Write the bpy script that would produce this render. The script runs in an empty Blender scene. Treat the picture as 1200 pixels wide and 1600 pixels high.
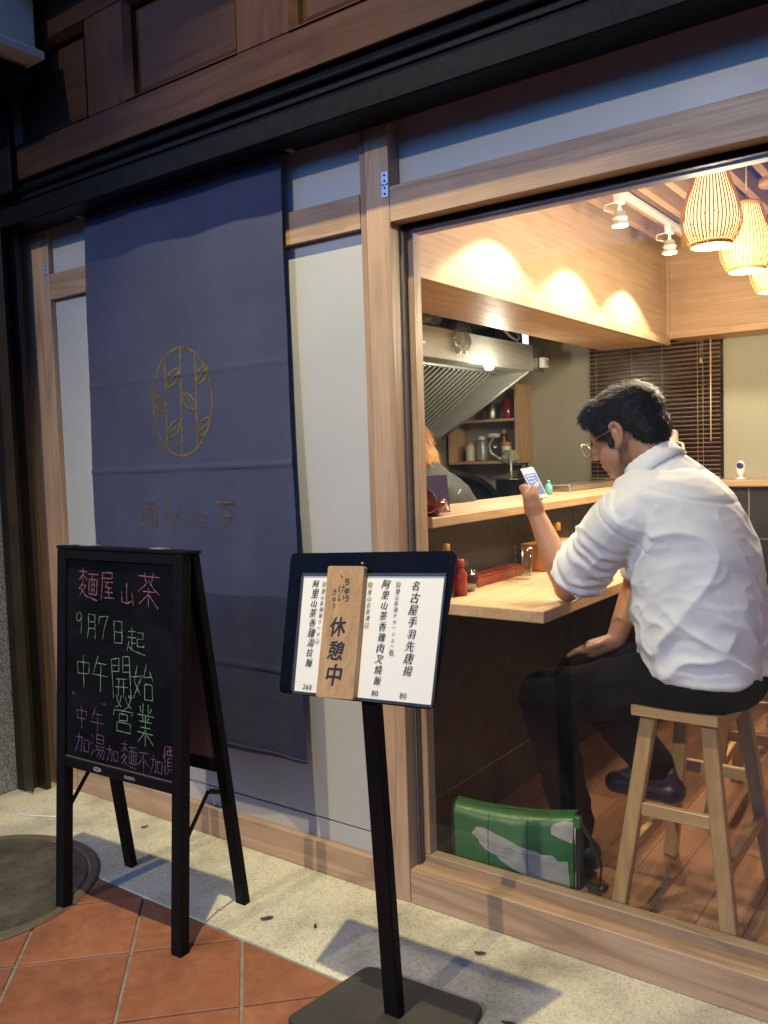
import bpy, bmesh, math, random
from mathutils import Vector, Matrix, noise
R = math.radians
random.seed(7)
sc = bpy.context.scene
C = sc.collection

# ------------------------------------------------------------------ camera
cam_d = bpy.data.cameras.new("camera")
cam = bpy.data.objects.new("camera", cam_d)
C.objects.link(cam)
sc.camera = cam
cam_d.sensor_fit = 'VERTICAL'
cam_d.sensor_height = 36.0
cam_d.sensor_width = 27.0
cam_d.lens = 36.0 * 1339.444 / 1600.0
cam_d.clip_start, cam_d.clip_end = 0.05, 3000


def aim(yaw, pitch, roll):
    f = Vector((-math.sin(yaw), math.cos(yaw), 0)); r = Vector((math.cos(yaw), math.sin(yaw), 0)); d = Vector((0, 0, -1))
    f2 = math.cos(pitch) * f + math.sin(pitch) * d
    d2 = -math.sin(pitch) * f + math.cos(pitch) * d
    r3 = math.cos(roll) * r + math.sin(roll) * d2
    d3 = -math.sin(roll) * r + math.cos(roll) * d2
    return Matrix((r3, -d3, -f2)).transposed()


cam.matrix_world = Matrix.Translation((1.42093, -2.02707, 1.33)) @ aim(R(36.003), R(3.6905), R(1.8144)).to_4x4()

# ------------------------------------------------------------------ sky, sun, exposure
SUN_DIR = Vector((0.07, 1.0, -0.50)).normalized()          # the way the light travels
SUN_EL = math.asin(-SUN_DIR.z)
world = bpy.data.worlds.new("World")
sc.world = world
world.use_nodes = True
wn = world.node_tree
bg = wn.nodes["Background"]
sky = wn.nodes.new("ShaderNodeTexSky")
sky.sky_type = 'NISHITA'
sky.sun_disc = False
sky.sun_elevation = SUN_EL
sky.sun_rotation = math.atan2(-SUN_DIR.x, -SUN_DIR.y)
sky.ozone_density = 4.0
wb = wn.nodes.new("ShaderNodeVectorMath")                    # tungsten white balance of the camera
wb.operation = 'MULTIPLY'
wb.inputs[1].default_value = (0.42, 1.04, 2.20)
wn.links.new(sky.outputs[0], wb.inputs[0])
wn.links.new(wb.outputs[0], bg.inputs[0])
bg.inputs[1].default_value = 0.105
sun_d = bpy.data.lights.new("sun", 'SUN')
sun_d.energy = 1.12
sun_d.angle = R(0.9)
sun_d.color = (1.0, 0.82, 0.54)
sun = bpy.data.objects.new("sun", sun_d)
C.objects.link(sun)
sun.rotation_euler = SUN_DIR.to_track_quat('-Z', 'Y').to_euler()
sc.view_settings.view_transform = 'Standard'
sc.view_settings.look = 'None'
sc.view_settings.exposure = 0.0
sc.view_settings.gamma = 1.0
sc.view_settings.use_curve_mapping = False
sc.cycles.use_denoising = True
sc.cycles.max_bounces = 8
sc.cycles.transparent_max_bounces = 16
sc.cycles.sample_clamp_indirect = 6.0
sc.cycles.caustics_reflective = False
sc.cycles.caustics_refractive = False

# light strengths of the lamps that the place has
P_ARCADE, P_SPOT, P_HOOD, E_PEND, P_PEND = 520.0, 52.0, 8.0, 2.3, 27.0


# ------------------------------------------------------------------ helpers
def link(o, parent=None):
    C.objects.link(o)
    if parent is not None:
        o.parent = parent
        o.matrix_parent_inverse = Matrix.Translation(parent.location).inverted() if not any(parent.rotation_euler) else parent.matrix_basis.inverted()
    return o


def thing(name, label, cat, loc=(0, 0, 0), group=None):
    o = bpy.data.objects.new(name, None)
    o.location = loc
    o.empty_display_size = 0.1
    C.objects.link(o)
    o["label"] = label; o["category"] = cat
    if group: o["group"] = group
    return o


def tag(o, label, cat, group=None):
    o["label"] = label; o["category"] = cat
    if group: o["group"] = group
    return o


def struct(o):
    o["kind"] = "structure"
    return o


def obj(name, verts, faces, mat, parent=None, smooth=False, origin=None):
    if origin is None:
        n = max(1, len(verts))
        origin = Vector((sum(v[0] for v in verts) / n, sum(v[1] for v in verts) / n, sum(v[2] for v in verts) / n))
    origin = Vector(origin)
    me = bpy.data.meshes.new(name)
    me.from_pydata([Vector(v) - origin for v in verts], [], faces)
    if smooth:
        me.polygons.foreach_set("use_smooth", [True] * len(me.polygons))
    if mat: me.materials.append(mat)
    me.update()
    o = bpy.data.objects.new(name, me)
    o.location = origin
    return link(o, parent)


def from_bm(name, bm, mat, parent=None, smooth=False, recentre=True):
    bmesh.ops.recalc_face_normals(bm, faces=bm.faces[:])
    org = Vector((0, 0, 0))
    if recentre and bm.verts:
        for v in bm.verts: org += v.co
        org /= len(bm.verts)
        for v in bm.verts: v.co -= org
    me = bpy.data.meshes.new(name)
    bm.to_mesh(me); bm.free()
    if smooth:
        me.polygons.foreach_set("use_smooth", [True] * len(me.polygons))
    if mat: me.materials.append(mat)
    o = bpy.data.objects.new(name, me)
    o.location = org
    return link(o, parent)


def bm_box(bm, x0, x1, y0, y1, z0, z1, bev=0.0, M=None):
    r = bmesh.ops.create_cube(bm, size=1.0)
    vs = r['verts']
    for v in vs:
        v.co = Vector(((x0 + x1) / 2 + v.co.x * (x1 - x0), (y0 + y1) / 2 + v.co.y * (y1 - y0), (z0 + z1) / 2 + v.co.z * (z1 - z0)))
        if M is not None: v.co = M @ v.co
    if bev > 0:
        es = list({e for v in vs for e in v.link_edges})
        bmesh.ops.bevel(bm, geom=es, offset=bev, segments=1, affect='EDGES', profile=0.5)


def box(name, x0, x1, y0, y1, z0, z1, mat, parent=None, bev=0.0015, M=None):
    bm = bmesh.new()
    bm_box(bm, x0, x1, y0, y1, z0, z1, bev, M)
    return from_bm(name, bm, mat, parent)


def beam(name, p0, p1, w, h, mat, parent=None, up=(0, 0, 1), bev=0.002, taper=1.0):
    """square bar from p0 to p1, w across, h along 'up'"""
    p0, p1 = Vector(p0), Vector(p1)
    d = (p1 - p0); L = d.length; d.normalize()
    s = d.cross(Vector(up)).normalized(); u = s.cross(d).normalized()
    bm = bmesh.new()
    vs = []
    for t, k in ((0, 1.0), (1, taper)):
        for a, b in ((-1, -1), (1, -1), (1, 1), (-1, 1)):
            vs.append(bm.verts.new(p0 + d * (L * t) + s * (a * w / 2 * k) + u * (b * h / 2 * k)))
    for f in ((0, 1, 2, 3), (7, 6, 5, 4), (0, 4, 5, 1), (1, 5, 6, 2), (2, 6, 7, 3), (3, 7, 4, 0)):
        bm.faces.new([vs[i] for i in f])
    if bev > 0:
        bmesh.ops.bevel(bm, geom=bm.edges[:], offset=bev, segments=1, affect='EDGES', profile=0.5)
    return from_bm(name, bm, mat, parent)


def bm_lathe(bm, prof, n=24, M=None, cap=True, mod=None):
    rings = []
    for (r, z) in prof:
        ring = []
        for i in range(n):
            a = 2 * math.pi * i / n
            v = Vector((r * math.cos(a), r * math.sin(a), z))
            ring.append(bm.verts.new(M @ v if M is not None else v))
        rings.append(ring)
    for a, b in zip(rings, rings[1:]):
        for i in range(n):
            j = (i + 1) % n
            bm.faces.new((a[i], a[j], b[j], b[i]))
    if cap:
        if prof[0][0] > 1e-6: bm.faces.new(rings[0][::-1])
        if prof[-1][0] > 1e-6: bm.faces.new(rings[-1])


def lathe(name, prof, mat, parent=None, at=(0, 0, 0), n=24, cap=True, M=None):
    bm = bmesh.new()
    bm_lathe(bm, prof, n, Matrix.Translation(at) @ (M if M is not None else Matrix.Identity(4)), cap)
    return from_bm(name, bm, mat, parent, smooth=True)


def bm_tube(bm, pts, r, n=8, cap=True):
    pts = [Vector(p) for p in pts]
    rr = r if isinstance(r, (list, tuple)) else [r] * len(pts)
    rings = []
    prev = None
    for i, p in enumerate(pts):
        d = (pts[min(i + 1, len(pts) - 1)] - pts[max(i - 1, 0)]).normalized()
        if prev is None:
            s = d.orthogonal().normalized()
        else:
            s = (prev - d * prev.dot(d)).normalized()
        prev = s
        u = d.cross(s)
        rings.append([bm.verts.new(p + (s * math.cos(2 * math.pi * k / n) + u * math.sin(2 * math.pi * k / n)) * rr[i]) for k in range(n)])
    for a, b in zip(rings, rings[1:]):
        for k in range(n):
            j = (k + 1) % n
            bm.faces.new((a[k], a[j], b[j], b[k]))
    if cap:
        bm.faces.new(rings[0][::-1]); bm.faces.new(rings[-1])


def tube(name, pts, r, mat, parent=None, n=8):
    bm = bmesh.new(); bm_tube(bm, pts, r, n)
    return from_bm(name, bm, mat, parent, smooth=True)


def copy_tree(o, parent=None):
    c = o.copy()
    C.objects.link(c)
    if parent is not None: c.parent = parent
    for ch in o.children: copy_tree(ch, c)
    return c


# ------------------------------------------------------------------ materials
def nodes_of(name):
    m = bpy.data.materials.new(name)
    m.use_nodes = True
    nt = m.node_tree
    return m, nt, nt.nodes["Principled BSDF"], nt.nodes["Material Output"]


def N(nt, t, ins=None, **kw):
    n = nt.nodes.new(t)
    for k, v in kw.items(): setattr(n, k, v)
    for k, v in (ins or {}).items():
        if isinstance(v, bpy.types.NodeSocket): nt.links.new(v, n.inputs[k])
        else: n.inputs[k].default_value = v
    return n


def coords(nt, scale=(1, 1, 1), rnd=True):
    tc = N(nt, "ShaderNodeTexCoord")
    src = tc.outputs["Object"]
    if rnd:
        oi = N(nt, "ShaderNodeObjectInfo")
        mul = N(nt, "ShaderNodeMath", {0: oi.outputs["Random"], 1: 37.0}, operation='MULTIPLY')
        add = N(nt, "ShaderNodeVectorMath", {0: src, 1: mul.outputs[0]}, operation='ADD')
        src = add.outputs[0]
    mp = N(nt, "ShaderNodeMapping", {"Vector": src, "Scale": scale})
    return mp.outputs[0]


def ramp(nt, fac, stops):
    r = N(nt, "ShaderNodeValToRGB", {0: fac})
    el = r.color_ramp.elements
    while len(el) < len(stops): el.new(0.5)
    for e, (p, c) in zip(el, stops):
        e.position = p; e.color = (*c, 1)
    return r.outputs[0]


def pm(name, c1, c2, scale=(1, 1, 1), ns=8.0, rough=0.5, bump=0.1, metal=0.0, detail=6.0, lo=0.3, hi=0.7, spec=0.5, bdist=0.003, rnd=True, c3=None, sheen=0.0, coat=0.0, ns2=None, rvar=0.1):
    """two-tone procedural surface: noise colour, noise roughness, noise bump"""
    m, nt, b, out = nodes_of(name)
    v = coords(nt, scale, rnd)
    n1 = N(nt, "ShaderNodeTexNoise", {"Vector": v, "Scale": ns, "Detail": detail, "Roughness": 0.6})
    stops = [(lo, c1), (hi, c2)] if c3 is None else [(lo, c1), ((lo + hi) / 2, c2), (hi, c3)]
    col = ramp(nt, n1.outputs[0], stops)
    nt.links.new(col, b.inputs["Base Color"])
    n2 = N(nt, "ShaderNodeTexNoise", {"Vector": v, "Scale": ns2 or ns * 3.1, "Detail": 5.0, "Roughness": 0.65})
    rg = N(nt, "ShaderNodeMapRange", {0: n2.outputs[0], 1: 0.3, 2: 0.7, 3: max(0.02, rough - rvar), 4: min(1, rough + rvar)})
    nt.links.new(rg.outputs[0], b.inputs["Roughness"])
    b.inputs["Metallic"].default_value = metal
    b.inputs["Specular IOR Level"].default_value = spec
    if sheen: b.inputs["Sheen Weight"].default_value = sheen
    if coat: b.inputs["Coat Weight"].default_value = coat
    if bump:
        bp = N(nt, "ShaderNodeBump", {"Height": n2.outputs[0], "Strength": bump, "Distance": bdist})
        nt.links.new(bp.outputs[0], b.inputs["Normal"])
    return m


def wood(name, axis, base, dark, streak, rough=0.45, coat=0.0, gscale=1.0, spec=0.5):
    """planed board: growth-ring bands warped along the grain, fine pores, a few dark streaks"""
    m, nt, b, out = nodes_of(name)
    s = [9.0 * gscale] * 3
    s[axis] = 0.55 * gscale
    v = coords(nt, tuple(s))
    wa = N(nt, "ShaderNodeTexNoise", {"Vector": v, "Scale": 0.9, "Detail": 3.0})
    mixv = N(nt, "ShaderNodeVectorMath", {0: wa.outputs["Color"], 1: (1.6, 1.6, 1.6)}, operation='MULTIPLY')
    v2 = N(nt, "ShaderNodeVectorMath", {0: v, 1: mixv.outputs[0]}, operation='ADD').outputs[0]
    rings = N(nt, "ShaderNodeTexNoise", {"Vector": v2, "Scale": 2.2, "Detail": 5.0, "Roughness": 0.55})
    c = ramp(nt, rings.outputs[0], [(0.32, dark), (0.5, base), (0.68, tuple(min(1, x * 1.16) for x in base))])
    s2 = [120.0 * gscale] * 3; s2[axis] = 3.5 * gscale
    fine = N(nt, "ShaderNodeTexNoise", {"Vector": coords(nt, tuple(s2)), "Scale": 1.6, "Detail": 3.0})
    mul = N(nt, "ShaderNodeMix", data_type='RGBA', blend_type='MULTIPLY')
    mul.inputs[0].default_value = 0.35
    nt.links.new(c, mul.inputs[6])
    nt.links.new(ramp(nt, fine.outputs[0], [(0.35, (0.6, 0.55, 0.5)), (0.6, (1, 1, 1))]), mul.inputs[7])
    # dark heart streaks
    s3 = [3.2 * gscale] * 3; s3[axis] = 0.35 * gscale
    stn = N(nt, "ShaderNodeTexNoise", {"Vector": coords(nt, tuple(s3)), "Scale": 1.5, "Detail": 2.0, "Distortion": 0.4})
    d = N(nt, "ShaderNodeMath", {0: stn.outputs[0], 1: 0.5}, operation='SUBTRACT')
    ab = N(nt, "ShaderNodeMath", {0: d.outputs[0]}, operation='ABSOLUTE')
    sm = N(nt, "ShaderNodeMapRange", {0: ab.outputs[0], 1: 0.0, 2: 0.022, 3: 0.45, 4: 0.0})
    mx = N(nt, "ShaderNodeMix", {0: sm.outputs[0]}, data_type='RGBA')
    nt.links.new(mul.outputs[2], mx.inputs[6]); mx.inputs[7].default_value = (*streak, 1)
    oi = N(nt, "ShaderNodeObjectInfo")
    va = N(nt, "ShaderNodeMapRange", {0: oi.outputs["Random"], 1: 0.0, 2: 1.0, 3: 0.86, 4: 1.10})
    geo = N(nt, "ShaderNodeNewGeometry")
    stn2 = N(nt, "ShaderNodeTexNoise", {"Vector": geo.outputs["Position"], "Scale": 3.1, "Detail": 7.0, "Roughness": 0.65})
    sf2 = N(nt, "ShaderNodeMapRange", {0: stn2.outputs[0], 1: 0.48, 2: 0.78, 3: 0.0, 4: 0.55})
    mz = N(nt, "ShaderNodeMix", {0: sf2.outputs[0]}, data_type='RGBA', blend_type='MULTIPLY')
    nt.links.new(mx.outputs[2], mz.inputs[6]); mz.inputs[7].default_value = (0.62, 0.58, 0.55, 1)
    hsv = N(nt, "ShaderNodeHueSaturation", {"Color": mz.outputs[2], "Value": va.outputs[0]})
    nt.links.new(hsv.outputs[0], b.inputs["Base Color"])
    rg = N(nt, "ShaderNodeMapRange", {0: fine.outputs[0], 1: 0.3, 2: 0.7, 3: rough + 0.08, 4: rough - 0.08})
    nt.links.new(rg.outputs[0], b.inputs["Roughness"])
    b.inputs["Specular IOR Level"].default_value = spec
    if coat: b.inputs["Coat Weight"].default_value = coat
    bp = N(nt, "ShaderNodeBump", {"Height": fine.outputs[0], "Strength": 0.12, "Distance": 0.002})
    nt.links.new(bp.outputs[0], b.inputs["Normal"])
    return m


def glass(name, tint=(1, 1, 1), ior=1.5, rough=0.0, gain=1.0):
    m, nt, b, out = nodes_of(name)
    nt.nodes.remove(b)
    fr = N(nt, "ShaderNodeFresnel", {"IOR": ior})
    ge = N(nt, "ShaderNodeNewGeometry")
    inv = N(nt, "ShaderNodeMath", {0: 1.0, 1: ge.outputs["Backfacing"]}, operation='SUBTRACT')
    fac = N(nt, "ShaderNodeMath", {0: fr.outputs[0], 1: inv.outputs[0]}, operation='MULTIPLY')
    fac2 = N(nt, "ShaderNodeMath", {0: fac.outputs[0], 1: gain}, operation='MULTIPLY', use_clamp=True)
    tr = N(nt, "ShaderNodeBsdfTransparent", {"Color": (*tint, 1)})
    gl = N(nt, "ShaderNodeBsdfGlossy", {"Roughness": rough})
    mx = N(nt, "ShaderNodeMixShader", {0: fac2.outputs[0], 1: tr.outputs[0], 2: gl.outputs[0]})
    nt.links.new(mx.outputs[0], out.inputs[0])
    return m


def dusty(m, amount):
    """thin uneven film of dust and wipe marks on a clear pane"""
    nt = m.node_tree
    out = nt.nodes["Material Output"]
    src = out.inputs[0].links[0].from_socket
    n1 = N(nt, "ShaderNodeTexNoise", {"Vector": coords(nt, (1.3, 1, 0.6), False), "Scale": 2.4, "Detail": 8.0, "Roughness": 0.7, "Distortion": 1.2})
    f = N(nt, "ShaderNodeMapRange", {0: n1.outputs[0], 1: 0.45, 2: 0.8, 3: amount * 0.25, 4: amount})
    df = N(nt, "ShaderNodeBsdfDiffuse", {"Color": (0.7, 0.72, 0.72, 1)})
    mx = N(nt, "ShaderNodeMixShader", {0: f.outputs[0], 1: src, 2: df.outputs[0]})
    nt.links.new(mx.outputs[0], out.inputs[0])
    return m


def worn(m, lo, hi):
    """print rubbed off in patches"""
    nt = m.node_tree
    out = nt.nodes["Material Output"]
    src = out.inputs[0].links[0].from_socket
    n1 = N(nt, "ShaderNodeTexNoise", {"Vector": coords(nt, (1, 1, 1), False), "Scale": 70.0, "Detail": 6.0, "Roughness": 0.7})
    f = N(nt, "ShaderNodeMapRange", {0: n1.outputs[0], 1: lo, 2: hi, 3: 1.0, 4: 0.0})
    tr = N(nt, "ShaderNodeBsdfTransparent")
    mx = N(nt, "ShaderNodeMixShader", {0: f.outputs[0], 1: src, 2: tr.outputs[0]})
    nt.links.new(mx.outputs[0], out.inputs[0])
    return m


def emit(name, col, strength):
    m, nt, b, out = nodes_of(name)
    b.inputs["Base Color"].default_value = (*col, 1)
    b.inputs["Emission Color"].default_value = (*col, 1)
    b.inputs["Emission Strength"].default_value = strength
    return m


OAK, OAKD, OAKS = (0.47, 0.315, 0.20), (0.385, 0.245, 0.148), (0.20, 0.115, 0.07)
W = [wood("frame_wood_%s" % "xyz"[i], i, OAK, OAKD, OAKS, rough=0.5) for i in range(3)]
PINE, PINED, PINES = (0.60, 0.40, 0.23), (0.52, 0.33, 0.18), (0.40, 0.23, 0.12)
P = [wood("counter_wood_%s" % "xyz"[i], i, PINE, PINED, PINES, rough=0.5, gscale=0.8) for i in range(3)]
STW = [wood("stool_wood_%s" % "xyz"[i], i, (0.50, 0.315, 0.145), (0.42, 0.25, 0.11), (0.30, 0.17, 0.08), rough=0.35) for i in range(3)]
VEN = [wood("bulkhead_veneer_%s" % "xyz"[i], i, (0.58, 0.40, 0.255), (0.53, 0.355, 0.22), (0.46, 0.30, 0.18), rough=0.42, gscale=0.5) for i in range(3)]
DARK = [wood("lacquered_brown_%s" % "xyz"[i], i, (0.058, 0.029, 0.016), (0.042, 0.020, 0.011), (0.025, 0.012, 0.007), rough=0.40, coat=0.0, spec=0.2) for i in range(3)]
FLW = wood("floor_wood", 1, (0.30, 0.145, 0.075), (0.24, 0.11, 0.055), (0.15, 0.07, 0.035), rough=0.32)
BLK = pm("black_metal", (0.005, 0.005, 0.005), (0.009, 0.008, 0.008), ns=20, rough=0.45, bump=0.05, spec=0.12)
BLKW = pm("black_painted_wood", (0.004, 0.004, 0.004), (0.008, 0.007, 0.007), ns=30, rough=0.6, bump=0.12, spec=0.12)
BOARD = pm("chalkboard", (0.004, 0.004, 0.005), (0.017, 0.017, 0.018), scale=(1, 1, 2.2), ns=3.2, lo=0.45, hi=0.85, rough=0.7, bump=0.04, spec=0.08)
RUST = pm("weathered_steel", (0.030, 0.024, 0.016), (0.060, 0.045, 0.026), ns=9, rough=0.5, bump=0.35, metal=0.4)
FROST = pm("frosted_panel", (0.43, 0.435, 0.42), (0.485, 0.485, 0.465), ns=2.2, rough=0.42, bump=0.0, detail=7)
GRAN = pm("granite", (0.12, 0.115, 0.11), (0.42, 0.41, 0.39), ns=120, rough=0.55, bump=0.15, lo=0.38, hi=0.62, rnd=False)
NAVY = pm("navy_cloth", (0.024, 0.031, 0.078), (0.037, 0.046, 0.104), scale=(1, 1, 1), ns=3.0, ns2=420, rough=0.85, bump=0.18, bdist=0.001, sheen=0.12, detail=4, rnd=False)
GOLD = pm("gold_foil", (0.17, 0.115, 0.030), (0.36, 0.26, 0.085), ns=45, rough=0.34, bump=0.2, metal=0.55, rvar=0.15)
WGOLD = worn(GOLD.copy(), 0.42, 0.60)
STEEL = pm("stainless", (0.50, 0.50, 0.47), (0.60, 0.60, 0.56), scale=(1, 1, 14), ns=5, rough=0.34, bump=0.05, metal=0.45)
STEELD = pm("greasy_stainless", (0.34, 0.33, 0.29), (0.52, 0.51, 0.46), ns=3, rough=0.34, bump=0.05, metal=1.0)
ALU = pm("aluminium", (0.30, 0.31, 0.32), (0.36, 0.37, 0.38), ns=30, rough=0.5, bump=0.0, metal=0.6)
HINGE = pm("zinc_hinge", (0.55, 0.60, 0.72), (0.66, 0.70, 0.80), ns=30, rough=0.4, bump=0.05, metal=0.6)
BTILE = pm("black_stone_tile", (0.017, 0.017, 0.018), (0.034, 0.033, 0.033), ns=5, rough=0.45, bump=0.15, detail=8)
GROUT = pm("pale_grout", (0.48, 0.42, 0.33), (0.60, 0.53, 0.42), ns=40, rough=0.9, bump=0.2)
GREY_GROUT = pm("tile_grout", (0.21, 0.20, 0.18), (0.33, 0.31, 0.28), ns=35, rough=0.95, bump=0.3, rnd=False)
WALLP = pm("sage_wall_paint", (0.36, 0.35, 0.27), (0.43, 0.415, 0.32), ns=1.6, rough=0.7, bump=0.05, detail=8, rnd=False)
KSTEEL = pm("kitchen_wall_steel", (0.36, 0.36, 0.33), (0.48, 0.48, 0.44), ns=1.8, rough=0.4, bump=0.04, metal=0.6, rnd=False)
CEILM = pm("dark_ceiling", (0.06, 0.045, 0.03), (0.09, 0.07, 0.05), ns=6, rough=0.8, bump=0.1)
SOFFIT = pm("plaster", (0.45, 0.43, 0.38), (0.52, 0.50, 0.45), ns=5, rough=0.85, bump=0.1)


def stained(name, stops, ns, stain, srange, sscale, rough, bump, bdist, vary=0.0, fine=0.0, rnd=False):
    """grain colour x large uneven stains in place, with a per-piece tone shift"""
    m, nt, b, out = nodes_of(name)
    v = coords(nt, (1, 1, 1), rnd)
    g = N(nt, "ShaderNodeTexNoise", {"Vector": v, "Scale": ns, "Detail": 5.0, "Roughness": 0.65})
    col = ramp(nt, g.outputs[0], stops)
    geo = N(nt, "ShaderNodeNewGeometry")
    s1 = N(nt, "ShaderNodeTexNoise", {"Vector": geo.outputs["Position"], "Scale": sscale, "Detail": 7.0, "Roughness": 0.62})
    f = N(nt, "ShaderNodeMapRange", {0: s1.outputs[0], 1: srange[0], 2: srange[1], 3: 0.0, 4: 1.0})
    mx = N(nt, "ShaderNodeMix", {0: f.outputs[0]}, data_type='RGBA', blend_type='MULTIPLY')
    nt.links.new(col, mx.inputs[6]); mx.inputs[7].default_value = (*stain, 1)
    oi = N(nt, "ShaderNodeObjectInfo")
    va = N(nt, "ShaderNodeMapRange", {0: oi.outputs["Random"], 1: 0.0, 2: 1.0, 3: 1.0 - vary, 4: 1.0 + vary})
    hs_ = N(nt, "ShaderNodeHueSaturation", {"Color": mx.outputs[2], "Value": va.outputs[0]})
    nt.links.new(hs_.outputs[0], b.inputs["Base Color"])
    n2 = N(nt, "ShaderNodeTexNoise", {"Vector": v, "Scale": ns * 1.7, "Detail": 4.0})
    rg = N(nt, "ShaderNodeMapRange", {0: s1.outputs[0], 1: 0.3, 2: 0.7, 3: rough - 0.12, 4: rough + 0.1})
    nt.links.new(rg.outputs[0], b.inputs["Roughness"])
    bp = N(nt, "ShaderNodeBump", {"Height": n2.outputs[0], "Strength": bump, "Distance": bdist})
    nt.links.new(bp.outputs[0], b.inputs["Normal"])
    return m


TERRA = stained("terracotta_tile", [(0.3, (0.255, 0.090, 0.040)), (0.5, (0.30, 0.112, 0.054)), (0.72, (0.34, 0.134, 0.068))], 26, (0.50, 0.46, 0.44), (0.46, 0.74), 3.4, 0.6, 0.22, 0.0015, vary=0.17, rnd=True)
CONC = stained("aggregate_concrete", [(0.30, (0.26, 0.24, 0.175)), (0.42, (0.58, 0.545, 0.41)), (0.58, (0.69, 0.65, 0.50)), (0.70, (0.75, 0.71, 0.56))], 150, (0.50, 0.49, 0.47), (0.44, 0.70), 3.2, 0.82, 0.35, 0.002)
ASPH = pm("asphalt", (0.035, 0.035, 0.036), (0.065, 0.064, 0.062), ns=60, rough=0.9, bump=0.4, rnd=False)
IRON = pm("cast_iron_lid", (0.055, 0.050, 0.038), (0.15, 0.135, 0.10), ns=7, rough=0.55, bump=0.7, metal=0.25, detail=9, bdist=0.006, rnd=False, lo=0.35, hi=0.7)
PANE = glass("window_glass", (0.97, 0.98, 0.97), gain=0.8)
dusty(PANE, 0.012)
GLS = glass("tumbler_glass", (0.93, 0.95, 0.94), ior=1.5, gain=1.8)
WATER = glass("water", (0.94, 0.93, 0.84), ior=1.33, gain=1.2)
PLAST = glass("clear_plastic", (0.80, 0.80, 0.74), ior=1.5, rough=0.15, gain=3.0)
PAPER = pm("menu_paper", (0.84, 0.82, 0.72), (0.88, 0.86, 0.76), ns=4, rough=0.7, bump=0.03, rnd=False)
INK = pm("ink", (0.010, 0.010, 0.010), (0.03, 0.028, 0.025), ns=60, rough=0.6, bump=0)
PLAQ = wood("plaque_wood", 2, (0.56, 0.345, 0.155), (0.48, 0.28, 0.12), (0.38, 0.21, 0.09), rough=0.55, gscale=1.5)
SKIN = pm("skin", (0.37, 0.175, 0.10), (0.45, 0.225, 0.135), ns=9, rough=0.5, bump=0.12, ns2=220, bdist=0.0006, rnd=False)
SKIN.node_tree.nodes["Principled BSDF"].inputs["Subsurface Weight"].default_value = 0.08
SKIN.node_tree.nodes["Principled BSDF"].inputs["Subsurface Radius"].default_value = (0.01, 0.004, 0.002)
HAIR = pm("black_hair", (0.004, 0.004, 0.004), (0.010, 0.009, 0.008), ns=60, rough=0.5, bump=0.5, spec=0.25, rnd=False, bdist=0.004)
BLOND = pm("dyed_hair", (0.42, 0.20, 0.06), (0.62, 0.34, 0.12), ns=50, rough=0.45, bump=0.5, rnd=False, bdist=0.004)
SHIRT = pm("white_shirt", (0.82, 0.81, 0.80), (0.86, 0.85, 0.84), ns=3, ns2=300, rough=0.85, bump=0.10, bdist=0.0008, rnd=False, sheen=0.15)
TROUS = pm("black_trousers", (0.004, 0.004, 0.004), (0.007, 0.006, 0.006), ns=5, ns2=350, rough=0.95, bump=0.15, rnd=False, bdist=0.001, spec=0.08)
JACK = pm("dark_jacket", (0.012, 0.017, 0.018), (0.022, 0.028, 0.028), ns=5, ns2=200, rough=0.7, bump=0.2, rnd=False)
SHOE = pm("shoe_leather", (0.018, 0.013, 0.022), (0.035, 0.026, 0.042), ns=12, rough=0.4, bump=0.1)
REDB = pm("red_lacquer", (0.20, 0.008, 0.008), (0.27, 0.014, 0.012), ns=6, rough=0.2, bump=0.0, coat=0.4)
REDT = pm("red_lacquer_tray", (0.30, 0.035, 0.018), (0.36, 0.05, 0.025), ns=6, rough=0.3, bump=0.05)
ORNG = pm("orange_cap", (0.55, 0.24, 0.03), (0.62, 0.29, 0.05), ns=8, rough=0.4, bump=0.0)
SAUCE = pm("sauce_bottle", (0.10, 0.045, 0.012), (0.16, 0.07, 0.02), ns=5, rough=0.25, bump=0.0)
BOXW = wood("tissue_box_wood", 1, (0.58, 0.27, 0.08), (0.50, 0.22, 0.06), (0.36, 0.15, 0.04), rough=0.4)
WHT = pm("white_plastic", (0.74, 0.74, 0.73), (0.80, 0.80, 0.79), ns=5, rough=0.35, bump=0.0)
CREAM = pm("cream_plastic", (0.62, 0.58, 0.48), (0.68, 0.64, 0.54), ns=5, rough=0.5, bump=0.0)
PURP = pm("purple_card", (0.050, 0.030, 0.095), (0.065, 0.040, 0.115), ns=6, rough=0.5, bump=0.0)
BLINDM = [wood("blind_slat_wood", 0, (0.44, 0.28, 0.16), (0.36, 0.22, 0.12), (0.25, 0.14, 0.07), rough=0.4)]
CORD = pm("pale_cord", (0.62, 0.50, 0.30), (0.70, 0.57, 0.35), ns=40, rough=0.7, bump=0.1)
BAMB = pm("bamboo_strip", (0.46, 0.22, 0.06), (0.58, 0.31, 0.10), scale=(1, 1, 0.15), ns=30, rough=0.5, bump=0.1)
GREEN = pm("green_tarpaulin", (0.030, 0.115, 0.036), (0.060, 0.19, 0.066), ns=6, rough=0.42, bump=0.15, rnd=False, coat=0.0)
GREYT = pm("grey_tarpaulin", (0.30, 0.30, 0.28), (0.48, 0.47, 0.44), ns=10, rough=0.45, bump=0.1, rnd=False)
STRAP = pm("dark_webbing", (0.010, 0.013, 0.012), (0.020, 0.024, 0.022), ns=90, rough=0.8, bump=0.3)
PINKC, GREENC, MAUVE = [pm(n, c, tuple(x * 0.45 for x in c), ns=260, rough=0.95, bump=0.0, lo=0.42, hi=0.62, rnd=False) for n, c in
                        (("pink_chalk", (0.36, 0.13, 0.17)), ("green_chalk", (0.22, 0.40, 0.22)), ("mauve_chalk", (0.19, 0.11, 0.17)))]
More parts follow.
